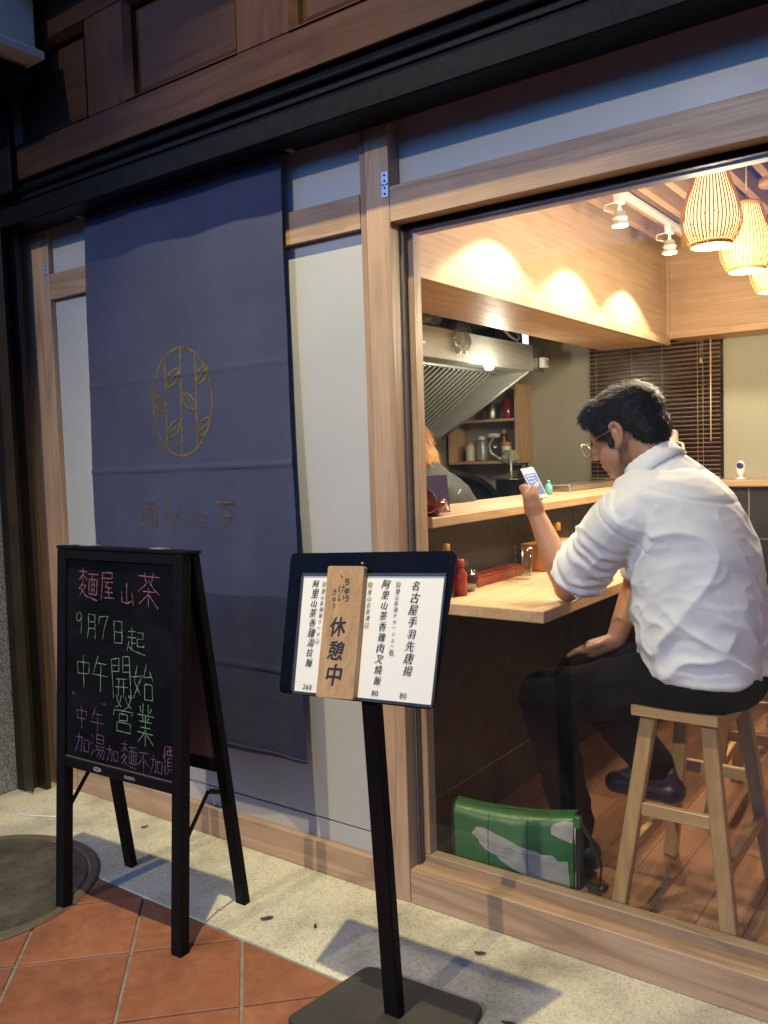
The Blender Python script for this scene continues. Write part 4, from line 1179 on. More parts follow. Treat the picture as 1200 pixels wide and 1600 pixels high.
# cooking bench
be = thing("cooking_bench", "steel kitchen bench with black stove top against the back wall", "bench", (-1.2, 2.4, FZ))
box("worktop", -1.595, -0.62, 1.35, 3.04, 0.90, 0.945, STEELD, be, bev=0.004)
box("cabinet", -1.59, -0.66, 1.38, 3.03, FZ, 0.899, STEELD, be, bev=0.004)
box("hob", -1.50, -0.72, 1.5, 2.9, 0.9455, 0.985, BLK, be, bev=0.01)
pt = thing("stock_pot", "tall dark stock pot on the stove with a steel ladle handle", "pot", (-1.05, 2.72, 0.986))
lathe("pot", [(0.0001, 0.986), (0.085, 0.986), (0.092, 1.0), (0.098, 1.16), (0.112, 1.168), (0.112, 1.173), (0.094, 1.172), (0.09, 1.02)], STEELD, pt, (-1.05, 2.72, 0), 28, False)
tube("ladle", [(-1.03, 2.69, 1.05), (-1.02, 2.66, 1.32)], 0.008, STEEL, pt, 8)
st = thing("tap_column", "steel water pipes with curved tap rising behind the stove", "tap", (-1.08, 2.98, 0.945))
for dx in (0.0, 0.045):
    tube("pipe", [(-1.10 + dx, 2.99, 0.946), (-1.10 + dx, 2.99, 1.26)], 0.013, STEEL, st, 10)
tube("spout", [(-1.19, 2.82, 1.30), (-1.235, 2.81, 1.33), (-1.245, 2.80, 1.38), (-1.21, 2.80, 1.43), (-1.17, 2.80, 1.44)], 0.008, STEEL, st, 8)
tube("riser", [(-1.10, 2.985, 1.255), (-1.14, 2.90, 1.255), (-1.19, 2.82, 1.30)], 0.009, STEEL, st, 8)
wk = thing("wok", "black iron wok with a long handle tilted on the stove", "wok", (-1.15, 1.95, 0.986))
wm = Matrix.Translation((-1.02, 2.02, 1.09)) @ Matrix.Rotation(R(28), 4, 'Y') @ Matrix.Rotation(R(20), 4, 'X')
lathe("bowl", [(0.0001, -0.10), (0.10, -0.085), (0.18, -0.04), (0.225, 0.03), (0.230, 0.032), (0.18, -0.03), (0.10, -0.072), (0.0001, -0.085)], BLK, wk, (0, 0, 0), 36, False, wm)
tube("handle", [wm @ Vector((0.22, 0.02, 0.03)), wm @ Vector((0.32, 0.04, 0.06)), wm @ Vector((0.42, 0.06, 0.08))], 0.012, BLK, wk, 8)

# ================================================================== THINGS ON THE LEDGE
rb = thing("lacquer_bowl", "upright red lacquer bowl on the kitchen ledge before the purple card", "bowl", (-0.045, 0.245, 1.138), "red lacquer bowls")
bp0 = [(0.0001, 0.0), (0.024, 0.0), (0.026, 0.008), (0.040, 0.018), (0.052, 0.040), (0.056, 0.060), (0.054, 0.060), (0.048, 0.038), (0.030, 0.016), (0.0001, 0.012)]
lathe("bowl", [(r * 0.78, z * 0.78) for r, z in bp0], REDB, rb, (-0.040, 0.246, 1.1385), 32, False)
rb = thing("lacquer_bowl", "red lacquer bowl tipped on its side against the window jamb", "bowl", (-0.075, 0.19, 1.138), "red lacquer bowls")
lathe("bowl", [(r * 0.78, z * 0.78) for r, z in bp0], REDB, rb, (0, 0, 0), 32, False, Matrix.Translation((-0.062, 0.192, 1.172)) @ Matrix.Rotation(R(62), 4, 'Y') @ Matrix.Rotation(R(15), 4, 'X'))
sp = thing("wooden_cup", "small pale wooden cup lying behind the red bowl", "cup", (-0.075, 0.31, 1.139))
lathe("cup", [(0.0001, 0), (0.014, 0.0), (0.020, 0.016), (0.021, 0.03), (0.0185, 0.03), (0.013, 0.004), (0.0001, 0.003)], P[2], sp, (0, 0, 0), 20, False, Matrix.Translation((-0.055, 0.300, 1.160)) @ Matrix.Rotation(R(70), 4, 'Y') @ Matrix.Rotation(R(-20), 4, 'X'))
cdn = Vector((0.86, -0.48, 0.14)).normalized()
cd = thing("menu_card", "standing dark purple card with small gold print behind the red bowl", "card", (-0.16, 0.36, 1.138))
cu_ = Vector((0, 0, 1)).cross(cdn).normalized(); cv_ = cdn.cross(cu_)
CO = Vector((-0.128, 0.330, 1.139))


def CD(u, v, n=0): return CO + cu_ * u + cv_ * v + cdn * n


prism("card", [(0, 0), (0.098, 0), (0.098, 0.125), (0, 0.125)], -0.0015, 0, PURP, cd, CD)
prism("stand", [(0.03, 0.0), (0.07, 0.0), (0.07, 0.012), (0.03, 0.012)], -0.03, -0.002, PURP, cd, CD)
bm = bmesh.new()
for k, (u, v) in enumerate(((0.030, 0.050), (0.030, 0.058), (0.030, 0.042))):
    ribbon(bm, [(u + 0.006 * math.cos(a * .7854), v + 0.005 * math.sin(a * .7854)) for a in range(9)], 0.0016, lambda a, b: CD(a, b, 0.0004))
for i, ch in enumerate("麵屋山茶"): write(bm, ch, 0.075, 0.072 - i * 0.009, 0.009, lambda a, b: CD(a, b, 0.0004), 0.01)
ribbon(bm, [(0.068, 0.030), (0.083, 0.030)], 0.0014, lambda a, b: CD(a, b, 0.0004))
from_bm("gold_print", bm, GOLD, cd)
cs = thing("hand_soap_bottle", "small mint green bottle at the far end of the kitchen ledge", "bottle", (-0.24, 1.50, 1.138))
lathe("bottle", [(0.0001, 0), (0.017, 0.0), (0.018, 0.004), (0.018, 0.036), (0.010, 0.046), (0.007, 0.050)], MINT, cs, (-0.24, 1.52, 1.1385), 20)
lathe("cap", [(0.008, 0), (0.008, 0.010), (0.004, 0.013)], MINT, cs, (-0.24, 1.52, 1.189), 16)
for k, (x, y) in enumerate(((-0.20, 1.36), (-0.24, 1.42))):
    o = lathe("shot_glass", [(0.0001, 0.002), (0.015, 0.001), (0.018, 0.048), (0.0165, 0.048), (0.014, 0.006), (0.0001, 0.006)], GLS, None, (x, y, 1.1385), 20, False)
    tag(o, ("small clear glass on the ledge nearer the man's hand", "small clear glass right beside the mint bottle")[k], "glass", "small glasses on the ledge")
hb = thing("drain_rail", "low steel condiment rail behind the far kitchen ledge", "rail", (-0.3, 2.1, 1.138))
box("tray", -0.33, -0.24, 1.75, 2.65, 1.1385, 1.17, STEELD, hb, bev=0.004)

# ================================================================== THINGS ON THE COUNTER
CZ = 0.8752


def sauce(x, y, label, liquid, capm, hgt=0.15, r=0.024):
    b = thing("sauce_bottle", label, "bottle", (x, y, CZ), "sauce bottles on the counter")
    lathe("bottle", [(0.0001, 0.0), (r, 0.0), (r, hgt * 0.62), (r * 0.55, hgt * 0.80), (r * 0.50, hgt * 0.86)], liquid, b, (x, y, CZ), 24)
    lathe("cap", [(r * 0.66, hgt * 0.8605), (r * 0.70, hgt * 0.875), (r * 0.66, hgt * 1.05), (r * 0.40, hgt * 1.07)], capm, b, (x, y, CZ), 20)
    return b


sauce(-0.062, 0.345, "brown sauce bottle with orange cap behind the menu board", SAUCE, ORNG, 0.155, 0.026)
sauce(-0.060, 1.205, "clear sauce bottle with orange cap beside the wooden tissue box", glass("pale_bottle", (0.80, 0.74, 0.58), gain=2.2), ORNG, 0.155, 0.024)
sauce(0.000, 0.335, "red sauce bottle beside the glass condiment jar", pm("red_label", (0.30, 0.02, 0.015), (0.36, 0.035, 0.02), ns=7, rough=0.35, bump=0), REDT, 0.11, 0.022)
sp = thing("condiment_jar", "squat glass condiment jar with knobbed lid and dipping spoon", "jar", (-0.035, 0.425, CZ))
lathe("jar", [(0.0001, 0.001), (0.036, 0.001), (0.038, 0.005), (0.038, 0.066), (0.0355, 0.066), (0.0355, 0.007), (0.0001, 0.006)], GLS, sp, (-0.035, 0.425, CZ), 32, False)
lathe("lid", [(0.039, 0.0665), (0.039, 0.070), (0.020, 0.074), (0.006, 0.078), (0.005, 0.086), (0.011, 0.092), (0.011, 0.100), (0.0001, 0.104)], GLS, sp, (-0.035, 0.425, CZ), 28, False)
lathe("condiment", [(0.0001, 0.0068), (0.035, 0.0072), (0.035, 0.020), (0.0001, 0.026)], pm("sesame", (0.34, 0.24, 0.12), (0.48, 0.36, 0.20), ns=150, rough=0.7, bump=0.3), sp, (-0.035, 0.425, CZ), 28)
tube("spoon", [(-0.035, 0.425, CZ + 0.02), (-0.028, 0.420, CZ + 0.062)], 0.003, STEEL, sp, 6)
ct = thing("chopstick_box", "long red lacquered chopstick box lying along the tiled wall", "box", (-0.065, 0.69, CZ))
box("case", -0.092, -0.036, 0.510, 0.860, CZ, CZ + 0.030, REDT, ct, bev=0.002)
box("lid", -0.094, -0.034, 0.508, 0.862, CZ + 0.0305, CZ + 0.037, REDT, ct, bev=0.002)
wg = thing("water_glass", "clear tumbler of water beside the wooden tissue box", "glass", (0.02, 0.745, CZ))
lathe("tumbler", [(0.0001, 0.0005), (0.026, 0.0005), (0.028, 0.004), (0.036, 0.118), (0.0345, 0.118), (0.0268, 0.012), (0.0001, 0.011)], GLS, wg, (0.020, 0.745, CZ), 36, False)
lathe("water", [(0.0001, 0.0112), (0.0266, 0.0122), (0.0326, 0.088), (0.0001, 0.0885)], WATER, wg, (0.020, 0.745, CZ), 32, False)
tb = thing("tissue_box", "orange wooden tissue box with a white tissue poking out", "tissue box", (-0.02, 1.08, CZ))
box("case", -0.085, 0.020, 0.935, 1.215, CZ, CZ + 0.098, BOXW, tb, bev=0.003)
box("lid", -0.086, 0.021, 0.934, 1.216, CZ + 0.0985, CZ + 0.104, BOXW, tb, bev=0.001)
lathe("peg", [(0.0001, 0), (0.005, 0.0005), (0.005, 0.003)], LEAF, tb, (0, 0, 0), 12, True, Matrix.Translation((0.0215, 1.17, CZ + 0.075)) @ Matrix.Rotation(R(90), 4, 'Y'))
crumple("tissue", (-0.03, 1.06, CZ + 0.128), (0.022, 0.035, 0.030), WHT, 4.4, tb, 0.5, 5)
kt = thing("water_pitcher", "white plastic water pitcher with handle on the back ledge", "pitcher", (-0.125, 2.90, 1.146))
lathe("body", [(0.0001, 0.0), (0.050, 0.0), (0.052, 0.01), (0.042, 0.20), (0.040, 0.27), (0.028, 0.285), (0.0001, 0.287)], CREAM, kt, (-0.125, 2.90, 1.1465), 28)
tube("handle", [(-0.082, 2.88, 1.36), (-0.05, 2.87, 1.35), (-0.04, 2.866, 1.29), (-0.055, 2.87, 1.23), (-0.08, 2.88, 1.215)], 0.009, CREAM, kt, 8)
wc = thing("security_camera", "small white oval security camera with blue lens on the back ledge", "camera", (0.262, 2.86, 1.146))
lathe("foot", [(0.0001, 0.0), (0.030, 0.0), (0.030, 0.006), (0.012, 0.010), (0.010, 0.018)], WHT, wc, (0.262, 2.86, 1.1465), 24)
bm = bmesh.new()
bmesh.ops.create_uvsphere(bm, u_segments=24, v_segments=16, radius=1, matrix=Matrix.Translation((0.262, 2.86, 1.205)) @ Matrix.Diagonal((0.024, 0.017, 0.044, 1)))
from_bm("shell", bm, WHT, wc, smooth=True)
lathe("lens", [(0.0165, 0.0), (0.0165, 0.004), (0.012, 0.0065), (0.0001, 0.007)], pm("blue_lens", (0.01, 0.02, 0.10), (0.02, 0.05, 0.25), ns=40, rough=0.1, bump=0), wc, (0, 0, 0), 24, True, Matrix.Translation((0.262, 2.8445, 1.222)) @ Matrix.Rotation(R(90), 4, 'X'))

# ================================================================== LAMPS
XT = 0.12
tr_ = thing("light_track", "thin white lighting track fixed under the ceiling slats", "track", (XT, 1.4, 2.38))
box("track", XT - 0.016, XT + 0.016, 0.3, 2.6, 2.378, 2.399, WHT, tr_, bev=0.002)
spotg = emit("spot_face", (1.0, 0.80, 0.52), 30.0)
for k, (y, lab) in enumerate(((0.80, "track spotlight over the front end of the counter"), (1.48, "track spotlight over the middle of the counter"), (2.13, "track spotlight near the bulkhead corner"))):
    s = thing("spotlight", "white " + lab, "spotlight", (XT, y, 2.37), "track spotlights")
    box("adapter", XT - 0.015, XT + 0.015, y - 0.03, y + 0.03, 2.340, 2.3775, WHT, s, bev=0.003)
    tube("stem", [(XT, y, 2.34), (XT, y, 2.31)], 0.007, WHT, s, 8)
    tube("cable", [(XT - .012, y - .01, 2.345), (XT - .05, y - .03, 2.335), (XT - .055, y - .03, 2.315), (XT - .01, y, 2.302)], 0.003, WHT, s, 6)
    lathe("head", [(0.012, 2.312), (0.024, 2.305), (0.027, 2.285), (0.031, 2.284), (0.031, 2.276), (0.027, 2.275), (0.029, 2.258), (0.036, 2.256), (0.036, 2.247), (0.030, 2.246)], WHT, s, (XT, y, 0), 24, False)
    lathe("lens", [(0.0001, 2.2465), (0.030, 2.2475), (0.030, 2.252)], spotg, s, (XT, y, 0), 24, False)
    d = bpy.data.lights.new("spot_beam", 'SPOT'); d.energy = P_SPOT; d.color = (1.0, 0.86, 0.64); d.spot_size = R(118); d.spot_blend = 0.18; d.shadow_soft_size = 0.018
    lo = bpy.data.objects.new("spot_beam", d); lo.location = (XT, y, 2.238); link(lo, s)

LANT = emit("lantern_paper", (1.0, 0.66, 0.28), E_PEND)


def pendant(y, x, z0, label):
    """bamboo lantern: paper liner, upright strips, rings, cord and ceiling rose"""
    p = thing("pendant_lamp", label, "pendant lamp", (x, y, z0), "bamboo pendant lamps")
    prof = [(0.058, 0.0), (0.070, 0.012), (0.086, 0.045), (0.0925, 0.078), (0.089, 0.11), (0.077, 0.155), (0.062, 0.20), (0.050, 0.238)]
    lathe("paper_liner", [(r - 0.008, z) for r, z in prof], LANT, p, (x, y, z0), 32, False)
    # upright strips, split in two bands so that each strip is a thin bent lath
    bm = bmesh.new()
    n = 46
    for i in range(n):
        a = 2 * math.pi * i / n
        w = 0.0019
        L, Rr = [], []
        for r, z in prof:
            rr2 = r + 0.0015
            t = Vector((-math.sin(a), math.cos(a), 0)); c0 = Vector((math.cos(a), math.sin(a), 0))
            L.append(bm.verts.new(Vector((x, y, z0 + z)) + c0 * rr2 - t * w)); Rr.append(bm.verts.new(Vector((x, y, z0 + z)) + c0 * rr2 + t * w))
        for q in range(len(prof) - 1):
            bm.faces.new((L[q], Rr[q], Rr[q + 1], L[q + 1]))
    o = from_bm("bamboo_strips", bm, BAMB, p); o["kind"] = "stuff"
    md = o.modifiers.new("thick", 'SOLIDIFY'); md.thickness = 0.0014
    for r, z, h_ in ((0.059, -0.001, 0.012), (0.0495, 0.232, 0.012)):
        lathe("ring", [(r - 0.003, z), (r + 0.005, z), (r + 0.005, z + h_), (r - 0.003, z + h_), (r - 0.003, z)], BAMB, p, (x, y, z0), 32, False)
    # woven specks of the belly
    bm = bmesh.new(); rg = random.Random(int(y * 100))
    for i in range(60):
        a = rg.uniform(0, 2 * math.pi); z = rg.uniform(0.015, 0.10)
        r = next(r0 + (r1 - r0) * (z - za) / (zb2 - za) for (r0, za), (r1, zb2) in zip(prof, prof[1:]) if za <= z <= zb2) + 0.003
        ct_ = Vector((x + math.cos(a) * r, y + math.sin(a) * r, z0 + z)); t = Vector((-math.sin(a), math.cos(a), 0)); u = Vector((0, 0, 1))
        an = rg.uniform(0, 3.14); d1 = (t * math.cos(an) + u * math.sin(an)) * rg.uniform(.003, .007); d2 = (-t * math.sin(an) + u * math.cos(an)) * 0.0012
        bm.faces.new([bm.verts.new(ct_ + d1 + d2), bm.verts.new(ct_ - d1 + d2), bm.verts.new(ct_ - d1 - d2), bm.verts.new(ct_ + d1 - d2)])
    o = from_bm("woven_flecks", bm, LEAF, p); o["kind"] = "stuff"
    lathe("diffuser", [(0.0001, 0.006), (0.055, 0.006)], emit("lamp_glow", (1.0, 0.80, 0.46), E_PEND * 1.3), p, (x, y, z0), 28, False)
    d = bpy.data.lights.new("lantern_light", 'POINT'); d.energy = P_PEND; d.color = (1.0, 0.84, 0.60); d.shadow_soft_size = 0.05
    lo = bpy.data.objects.new("lantern_light", d); lo.location = (x, y, z0 - 0.06); link(lo, p)
    lathe("top_cap", [(0.052, 0.240), (0.030, 0.248), (0.008, 0.252), (0.0001, 0.254)], BAMB, p, (x, y, z0), 24, False)
    tube("cord", [(x, y, z0 + 0.25), (x, y, 2.375)], 0.003, CORD, p, 6)
    lathe("ceiling_rose", [(0.0001, 2.372), (0.055, 2.372), (0.058, 2.378), (0.058, 2.399)], P[2], p, (x, y, 0), 28)


pendant(0.88, 0.645, 1.972, "bamboo pendant lamp nearest the window glass")
pendant(1.33, 0.648, 1.962, "bamboo pendant lamp in the middle of the row of three")
pendant(1.78, 0.650, 1.950, "bamboo pendant lamp deepest inside the dining room")

# ================================================================== STOOLS
def make_stool():
    s = thing("bar_stool", "x", "stool", (0, 0, 0), "wooden saddle stools at the counter")
    L, Wd, Hh, th = 0.42, 0.225, 0.585, 0.026
    bm = bmesh.new()
    nY, nX = 20, 5
    top, bot = [], []
    for jy in range(nY + 1):
        t = jy / nY * 2 - 1
        rise = 0.030 * (abs(t) ** 2.0)
        row, row2 = [], []
        for ix in range(nX + 1):
            u = ix / nX * 2 - 1
            dip = 0.004 * (1 - u * u)
            row.append(bm.verts.new((u * Wd / 2, t * L / 2, Hh - 0.012 + rise - dip)))
            row2.append(bm.verts.new((u * Wd / 2, t * L / 2, Hh - 0.012 + rise * 0.9 - th)))
        top.append(row); bot.append(row2)
    for j in range(nY):
        for i in range(nX):
            bm.faces.new((top[j][i], top[j][i + 1], top[j + 1][i + 1], top[j + 1][i]))
            bm.faces.new((bot[j][i], bot[j + 1][i], bot[j + 1][i + 1], bot[j][i + 1]))
        bm.faces.new((top[j][0], top[j + 1][0], bot[j + 1][0], bot[j][0]))
        bm.faces.new((top[j][nX], bot[j][nX], bot[j + 1][nX], top[j + 1][nX]))
    for i in range(nX):
        bm.faces.new((top[0][i], bot[0][i], bot[0][i + 1], top[0][i + 1]))
        bm.faces.new((top[nY][i], top[nY][i + 1], bot[nY][i + 1], bot[nY][i]))
    es = [e for e in bm.edges if len(e.link_faces) == 2 and e.calc_face_angle(0) > 0.9]
    bmesh.ops.bevel(bm, geom=es, offset=0.004, segments=2, affect='EDGES', profile=0.5)
    from_bm("seat", bm, STW[0], s)
    feet = {}
    for sx in (-1, 1):
        for sy in (-1, 1):
            f = Vector((sx * 0.150, sy * 0.235, 0.0)); t = Vector((sx * 0.078, sy * 0.160, Hh - 0.012))
            feet[sx, sy] = (f, t)
            beam("leg", f, t, 0.040, 0.034, STW[2], s, up=(0, 1, 0), bev=0.003)
    at = lambda k, z: lerp(feet[k][0], feet[k][1], z / (Hh - 0.012))
    for sy, z in ((-1, 0.315), (1, 0.315)):
        a, b = at((-1, sy), z), at((1, sy), z)
        beam("stretcher", a + Vector((.019, 0, 0)), b - Vector((.019, 0, 0)), 0.020, 0.036, STW[0], s, bev=0.002)
    for sx, z in ((-1, 0.19), (1, 0.19)):
        a, b = at((sx, -1), z), at((sx, 1), z)
        beam("stretcher", a + Vector((0, .016, 0)), b - Vector((0, .016, 0)), 0.020, 0.036, STW[1], s, bev=0.002)
    return s


st0 = make_stool()
for (x, y, rz, lab) in ((0.722, 0.405, 0.0, "wooden saddle stool under the seated man"), (0.755, 1.14, 3.0, "empty wooden saddle stool behind the seated man"), (0.70, 1.86, -4.0, "empty wooden saddle stool deepest along the counter")):
    o = st0 if lab.startswith("wooden") else copy_tree(st0)
    o.location = (x, y, FZ); o.rotation_euler = (0, 0, R(rz)); o["label"] = lab

# ================================================================== SOFT BODIES
class Blob:
    def __init__(self): self.bm = bmesh.new()

    def cap(self, p0, p1, r0, r1, sq=None):
        p0, p1 = Vector(p0), Vector(p1)
        d = p1 - p0
        q = d.to_track_quat('Z', 'Y').to_matrix()
        r = bmesh.ops.create_uvsphere(self.bm, u_segments=20, v_segments=14, radius=1.0)
        for v in r['verts']:
            n = v.co.copy()
            top = n.z > 1e-6
            if sq: n = Vector((n.x * sq[0], n.y * sq[1], n.z))
            w = q @ n
            v.co = (p1 + w * r1) if top else (p0 + w * r0)
        return self

    def chain(self, pts, rs):
        for a, b, ra, rb in zip(pts, pts[1:], rs, rs[1:]): self.cap(a, b, ra, rb)
        return self

    def ell(self, c, r, M=None):
        g = bmesh.ops.create_uvsphere(self.bm, u_segments=28, v_segments=18, radius=1.0)
        for v in g['verts']:
            p = Vector((v.co.x * r[0], v.co.y * r[1], v.co.z * r[2]))
            if M is not None: p = M.to_3x3() @ p
            v.co = p + Vector(c)
        return self

    def frus(self, p0, p1, r0, r1, n=24, rings=6, bulge=0.0):
        p0, p1 = Vector(p0), Vector(p1)
        q = (p1 - p0).to_track_quat('Z', 'Y').to_matrix()
        rg = []
        for k in range(rings + 1):
            t = k / rings
            c = p0 + (p1 - p0) * t; rr = r0 + (r1 - r0) * t + bulge * math.sin(math.pi * t)
            rg.append([self.bm.verts.new(c + q @ Vector((math.cos(2 * math.pi * i / n) * rr, math.sin(2 * math.pi * i / n) * rr, 0))) for i in range(n)])
        for a, b in zip(rg, rg[1:]):
            for i in range(n):
                self.bm.faces.new((a[i], a[(i + 1) % n], b[(i + 1) % n], b[i]))
        self.bm.faces.new(rg[0][::-1]); self.bm.faces.new(rg[-1])
        return self

    def loft(self, secs, n=40, power=2.3):
        """secs: (cx, cy, cz, rx, ry) horizontal super-ellipses"""
        rg = []
        for cx, cy, cz, rx, ry in secs:
            ring = []
            for i in range(n):
                a = 2 * math.pi * i / n
                ca, sa = math.cos(a), math.sin(a)
                ring.append(self.bm.verts.new((cx + rx * math.copysign(abs(ca) ** (2 / power), ca), cy + ry * math.copysign(abs(sa) ** (2 / power), sa), cz)))
            rg.append(ring)
        for a, b in zip(rg, rg[1:]):
            for i in range(n):
                self.bm.faces.new((a[i], a[(i + 1) % n], b[(i + 1) % n], b[i]))
        self.bm.faces.new(rg[0][::-1]); self.bm.faces.new(rg[-1])
        return self

    def build(self, name, voxel, mat, parent, smooth=6, fac=0.5, deform=None):
        bmesh.ops.recalc_face_normals(self.bm, faces=self.bm.faces[:])
        me = bpy.data.meshes.new("tmp"); self.bm.to_mesh(me); self.bm.free()
        t = bpy.data.objects.new("tmp", me); C.objects.link(t)
        m = t.modifiers.new("r", 'REMESH'); m.mode = 'VOXEL'; m.voxel_size = voxel; m.adaptivity = 0
        if smooth:
            m = t.modifiers.new("s", 'SMOOTH'); m.iterations = smooth; m.factor = fac
        dg = bpy.context.evaluated_depsgraph_get()
        out = bpy.data.meshes.new_from_object(t.evaluated_get(dg))
        bpy.data.objects.remove(t); bpy.data.meshes.remove(me)
        if deform:
            ns = [v.normal.copy() for v in out.vertices]
            cs = [deform(v.co.copy(), n) for v, n in zip(out.vertices, ns)]
            for v, c in zip(out.vertices, cs): v.co = c
        out.polygons.foreach_set("use_smooth", [True] * len(out.polygons))
        out.materials.clear(); out.materials.append(mat); out.name = name
        o = bpy.data.objects.new(name, out)
        return link(o, parent)


def ridge(p, s=1.0):
    return 1 - abs(noise.noise(p)) * 2 * s


# ------------------------------------------------------------------ the man at the counter
HB = Matrix.Translation((0.533, 0.400, 1.376)) @ Matrix.Rotation(R(180 - 6), 4, 'Z') @ Matrix.Rotation(R(20), 4, 'Y') @ Matrix.Scale(1.03, 4)
hp_ = lambda x, y, z: HB @ Vector((x, y, z))          # head frame: x forward, y to his left, z up
HR = HB.to_3x3()
sh_l, el_l, wr_l = Vector((.570, .255, 1.150)), Vector((.354, .375, .918)), Vector((.246, .396, 1.132))
sh_r, el_r, wr_r = Vector((.590, .570, 1.145)), Vector((.470, .640, .905)), Vector((.445, .515, .735))
hip_l, kn_l, an_l = Vector((.770, .325, .700)), Vector((.300, .310, .590)), Vector((.345, .430, .130))
hip_r, kn_r, an_r = Vector((.770, .495, .700)), Vector((.320, .540, .600)), Vector((.570, .550, .332))

# phone and the hand that grips it
PC = Vector((.228, .414, 1.232))
pn = Vector((.80, -.34, .50)).normalized()            # screen normal
pu = (Vector((-.34, .02, .94)) - pn * Vector((-.34, .02, .94)).dot(pn)).normalized()
pr = pu.cross(pn)                                     # to the right seen from the screen side
PF = Matrix((pr, pu, pn)).transposed().to_4x4(); PF.translation = PC
PF = PF @ Matrix.Scale(0.84, 4)
F = lambda a, b, c: PF @ Vector((a, b, c))

body = Blob()
# head
hs = lambda c, r: body.ell(hp_(*c), r, HR)
hs((-.012, 0, .030), (.099, .079, .090)); hs((.030, 0, .005), (.070, .070, .088)); hs((.048, 0, -.045), (.050, .058, .062)); hs((.058, 0, -.088), (.032, .040, .026))
hs((.078, 0, .028), (.022, .052, .018)); hs((.086, .030, -.022), (.020, .024, .018)); hs((.086, -.030, -.022), (.020, .024, .018))
hs((.085, 0, -.066), (.016, .026, .012)); hs((.040, .058, -.050), (.030, .014, .034)); hs((.040, -.058, -.050), (.030, .014, .034))
body.cap(hp_(.096, 0, .012), hp_(.116, 0, -.026), .010, .014)
body.cap(hp_(-.035, 0, -.035), (.640, .400, 1.235), .060, .066)
for sgn in (1, -1):                                   # ears: plate, rim, lobe
    body.ell(hp_(-.008, .079 * sgn, -.008), (.016, .006, .030), HR @ Matrix.Rotation(R(12 * sgn), 3, 'Z'))
    rim = [hp_(-.004 + .019 * math.cos(t), (.083 + .004 * math.sin(t)) * sgn, .000 + .033 * math.sin(t)) for t in [R(a) for a in range(-110, 131, 30)]]
    rim = [hp_(-.008 - .018 * math.cos(R(a)), (.0845) * sgn, -.004 + .031 * math.sin(R(a))) for a in range(-80, 141, 22)]
    body.chain(rim, [.0048] * len(rim))
    body.ell(hp_(.000, .081 * sgn, -.036), (.010, .006, .011), HR)
# trunk and legs (under the clothes)
body.loft([(.755, .410, .66, .12, .165), (.745, .410, .80, .13, .165), (.735, .410, .95, .125, .155), (.700, .408, 1.08, .125, .155), (.665, .405, 1.17, .12, .150), (.640, .402, 1.24, .085, .10)])
for hp2, kn, an in ((hip_l, kn_l, an_l), (hip_r, kn_r, an_r)):
    body.chain([hp2, kn, an], [.085, .055, .040])
    body.cap(an, an + Vector((-.13, -.01, -.045)), .038, .030)
# arms
body.chain([sh_l + Vector((.03, .03, -.02)), el_l], [.046, .043]); body.cap(el_l, el_l + (wr_l - el_l) * .35, .040, .0435); body.cap(el_l + (wr_l - el_l) * .35, wr_l, .0435, .028)
body.chain([sh_r + Vector((.03, -.03, -.02)), el_r], [.046, .043]); body.chain([el_r, wr_r], [.042, .029])
# left hand: palm on the near edge of the phone, thumb in front, four fingers behind
pk = F(-.040, -.050, -.006)
body.cap(wr_l, lerp(wr_l, pk, .55), .027, .030); body.cap(lerp(wr_l, pk, .35) + Vector((-.006, .004, 0)), pk, .030, .026)
body.cap(lerp(wr_l, pk, .45), F(-.036, -.012, -.014), .026, .018)
for k, (b0, ln) in enumerate(((-.002, 1.0), (-.024, 1.04), (-.045, .98), (-.064, .84))):
    b0p = F(-.040, b0 - .004, -.014)
    pts = [b0p, F(-.040 + .006, b0 + .006, -.030), F(-.040 + .040 * ln, b0 + .008, -.027), F(-.040 + .066 * ln, b0 + .006, -.018)]
    body.chain(pts, [.0118, .0108, .0094, .0082])
th = [lerp(wr_l, pk, .45) + Vector((.012, -.004, .004)), F(-.044, -.052, .016), F(-.030, -.030, .022), F(-.006, -.016, .018)]
body.chain(th, [.020, .0150, .0118, .0100])
# right hand resting on the thigh
body.cap(wr_r, wr_r + Vector((-.055, -.045, -.020)), .028, .030)
for k in range(4):
    b = wr_r + Vector((-.058, -.030 - .018 * k + .012, -.020)); body.chain([b, b + Vector((-.036, -.008, -.004)), b + Vector((-.060, -.012, -.022))], [.0105, .0098, .0082])
body.chain([wr_r + Vector((-.02, -.03, 0)), wr_r + Vector((-.035, -.062, -.004)), wr_r + Vector((-.060, -.076, -.012))], [.014, .011, .009])
man = body.build("person", 0.0042, SKIN, None, smooth=5, fac=0.5)
tag(man, "dark-haired man in white shirt seated at the counter looking at a phone", "person")

# shirt
sleeve_end = lerp(sh_l, el_l, 0.84)
ua = (el_l - sh_l).normalized()


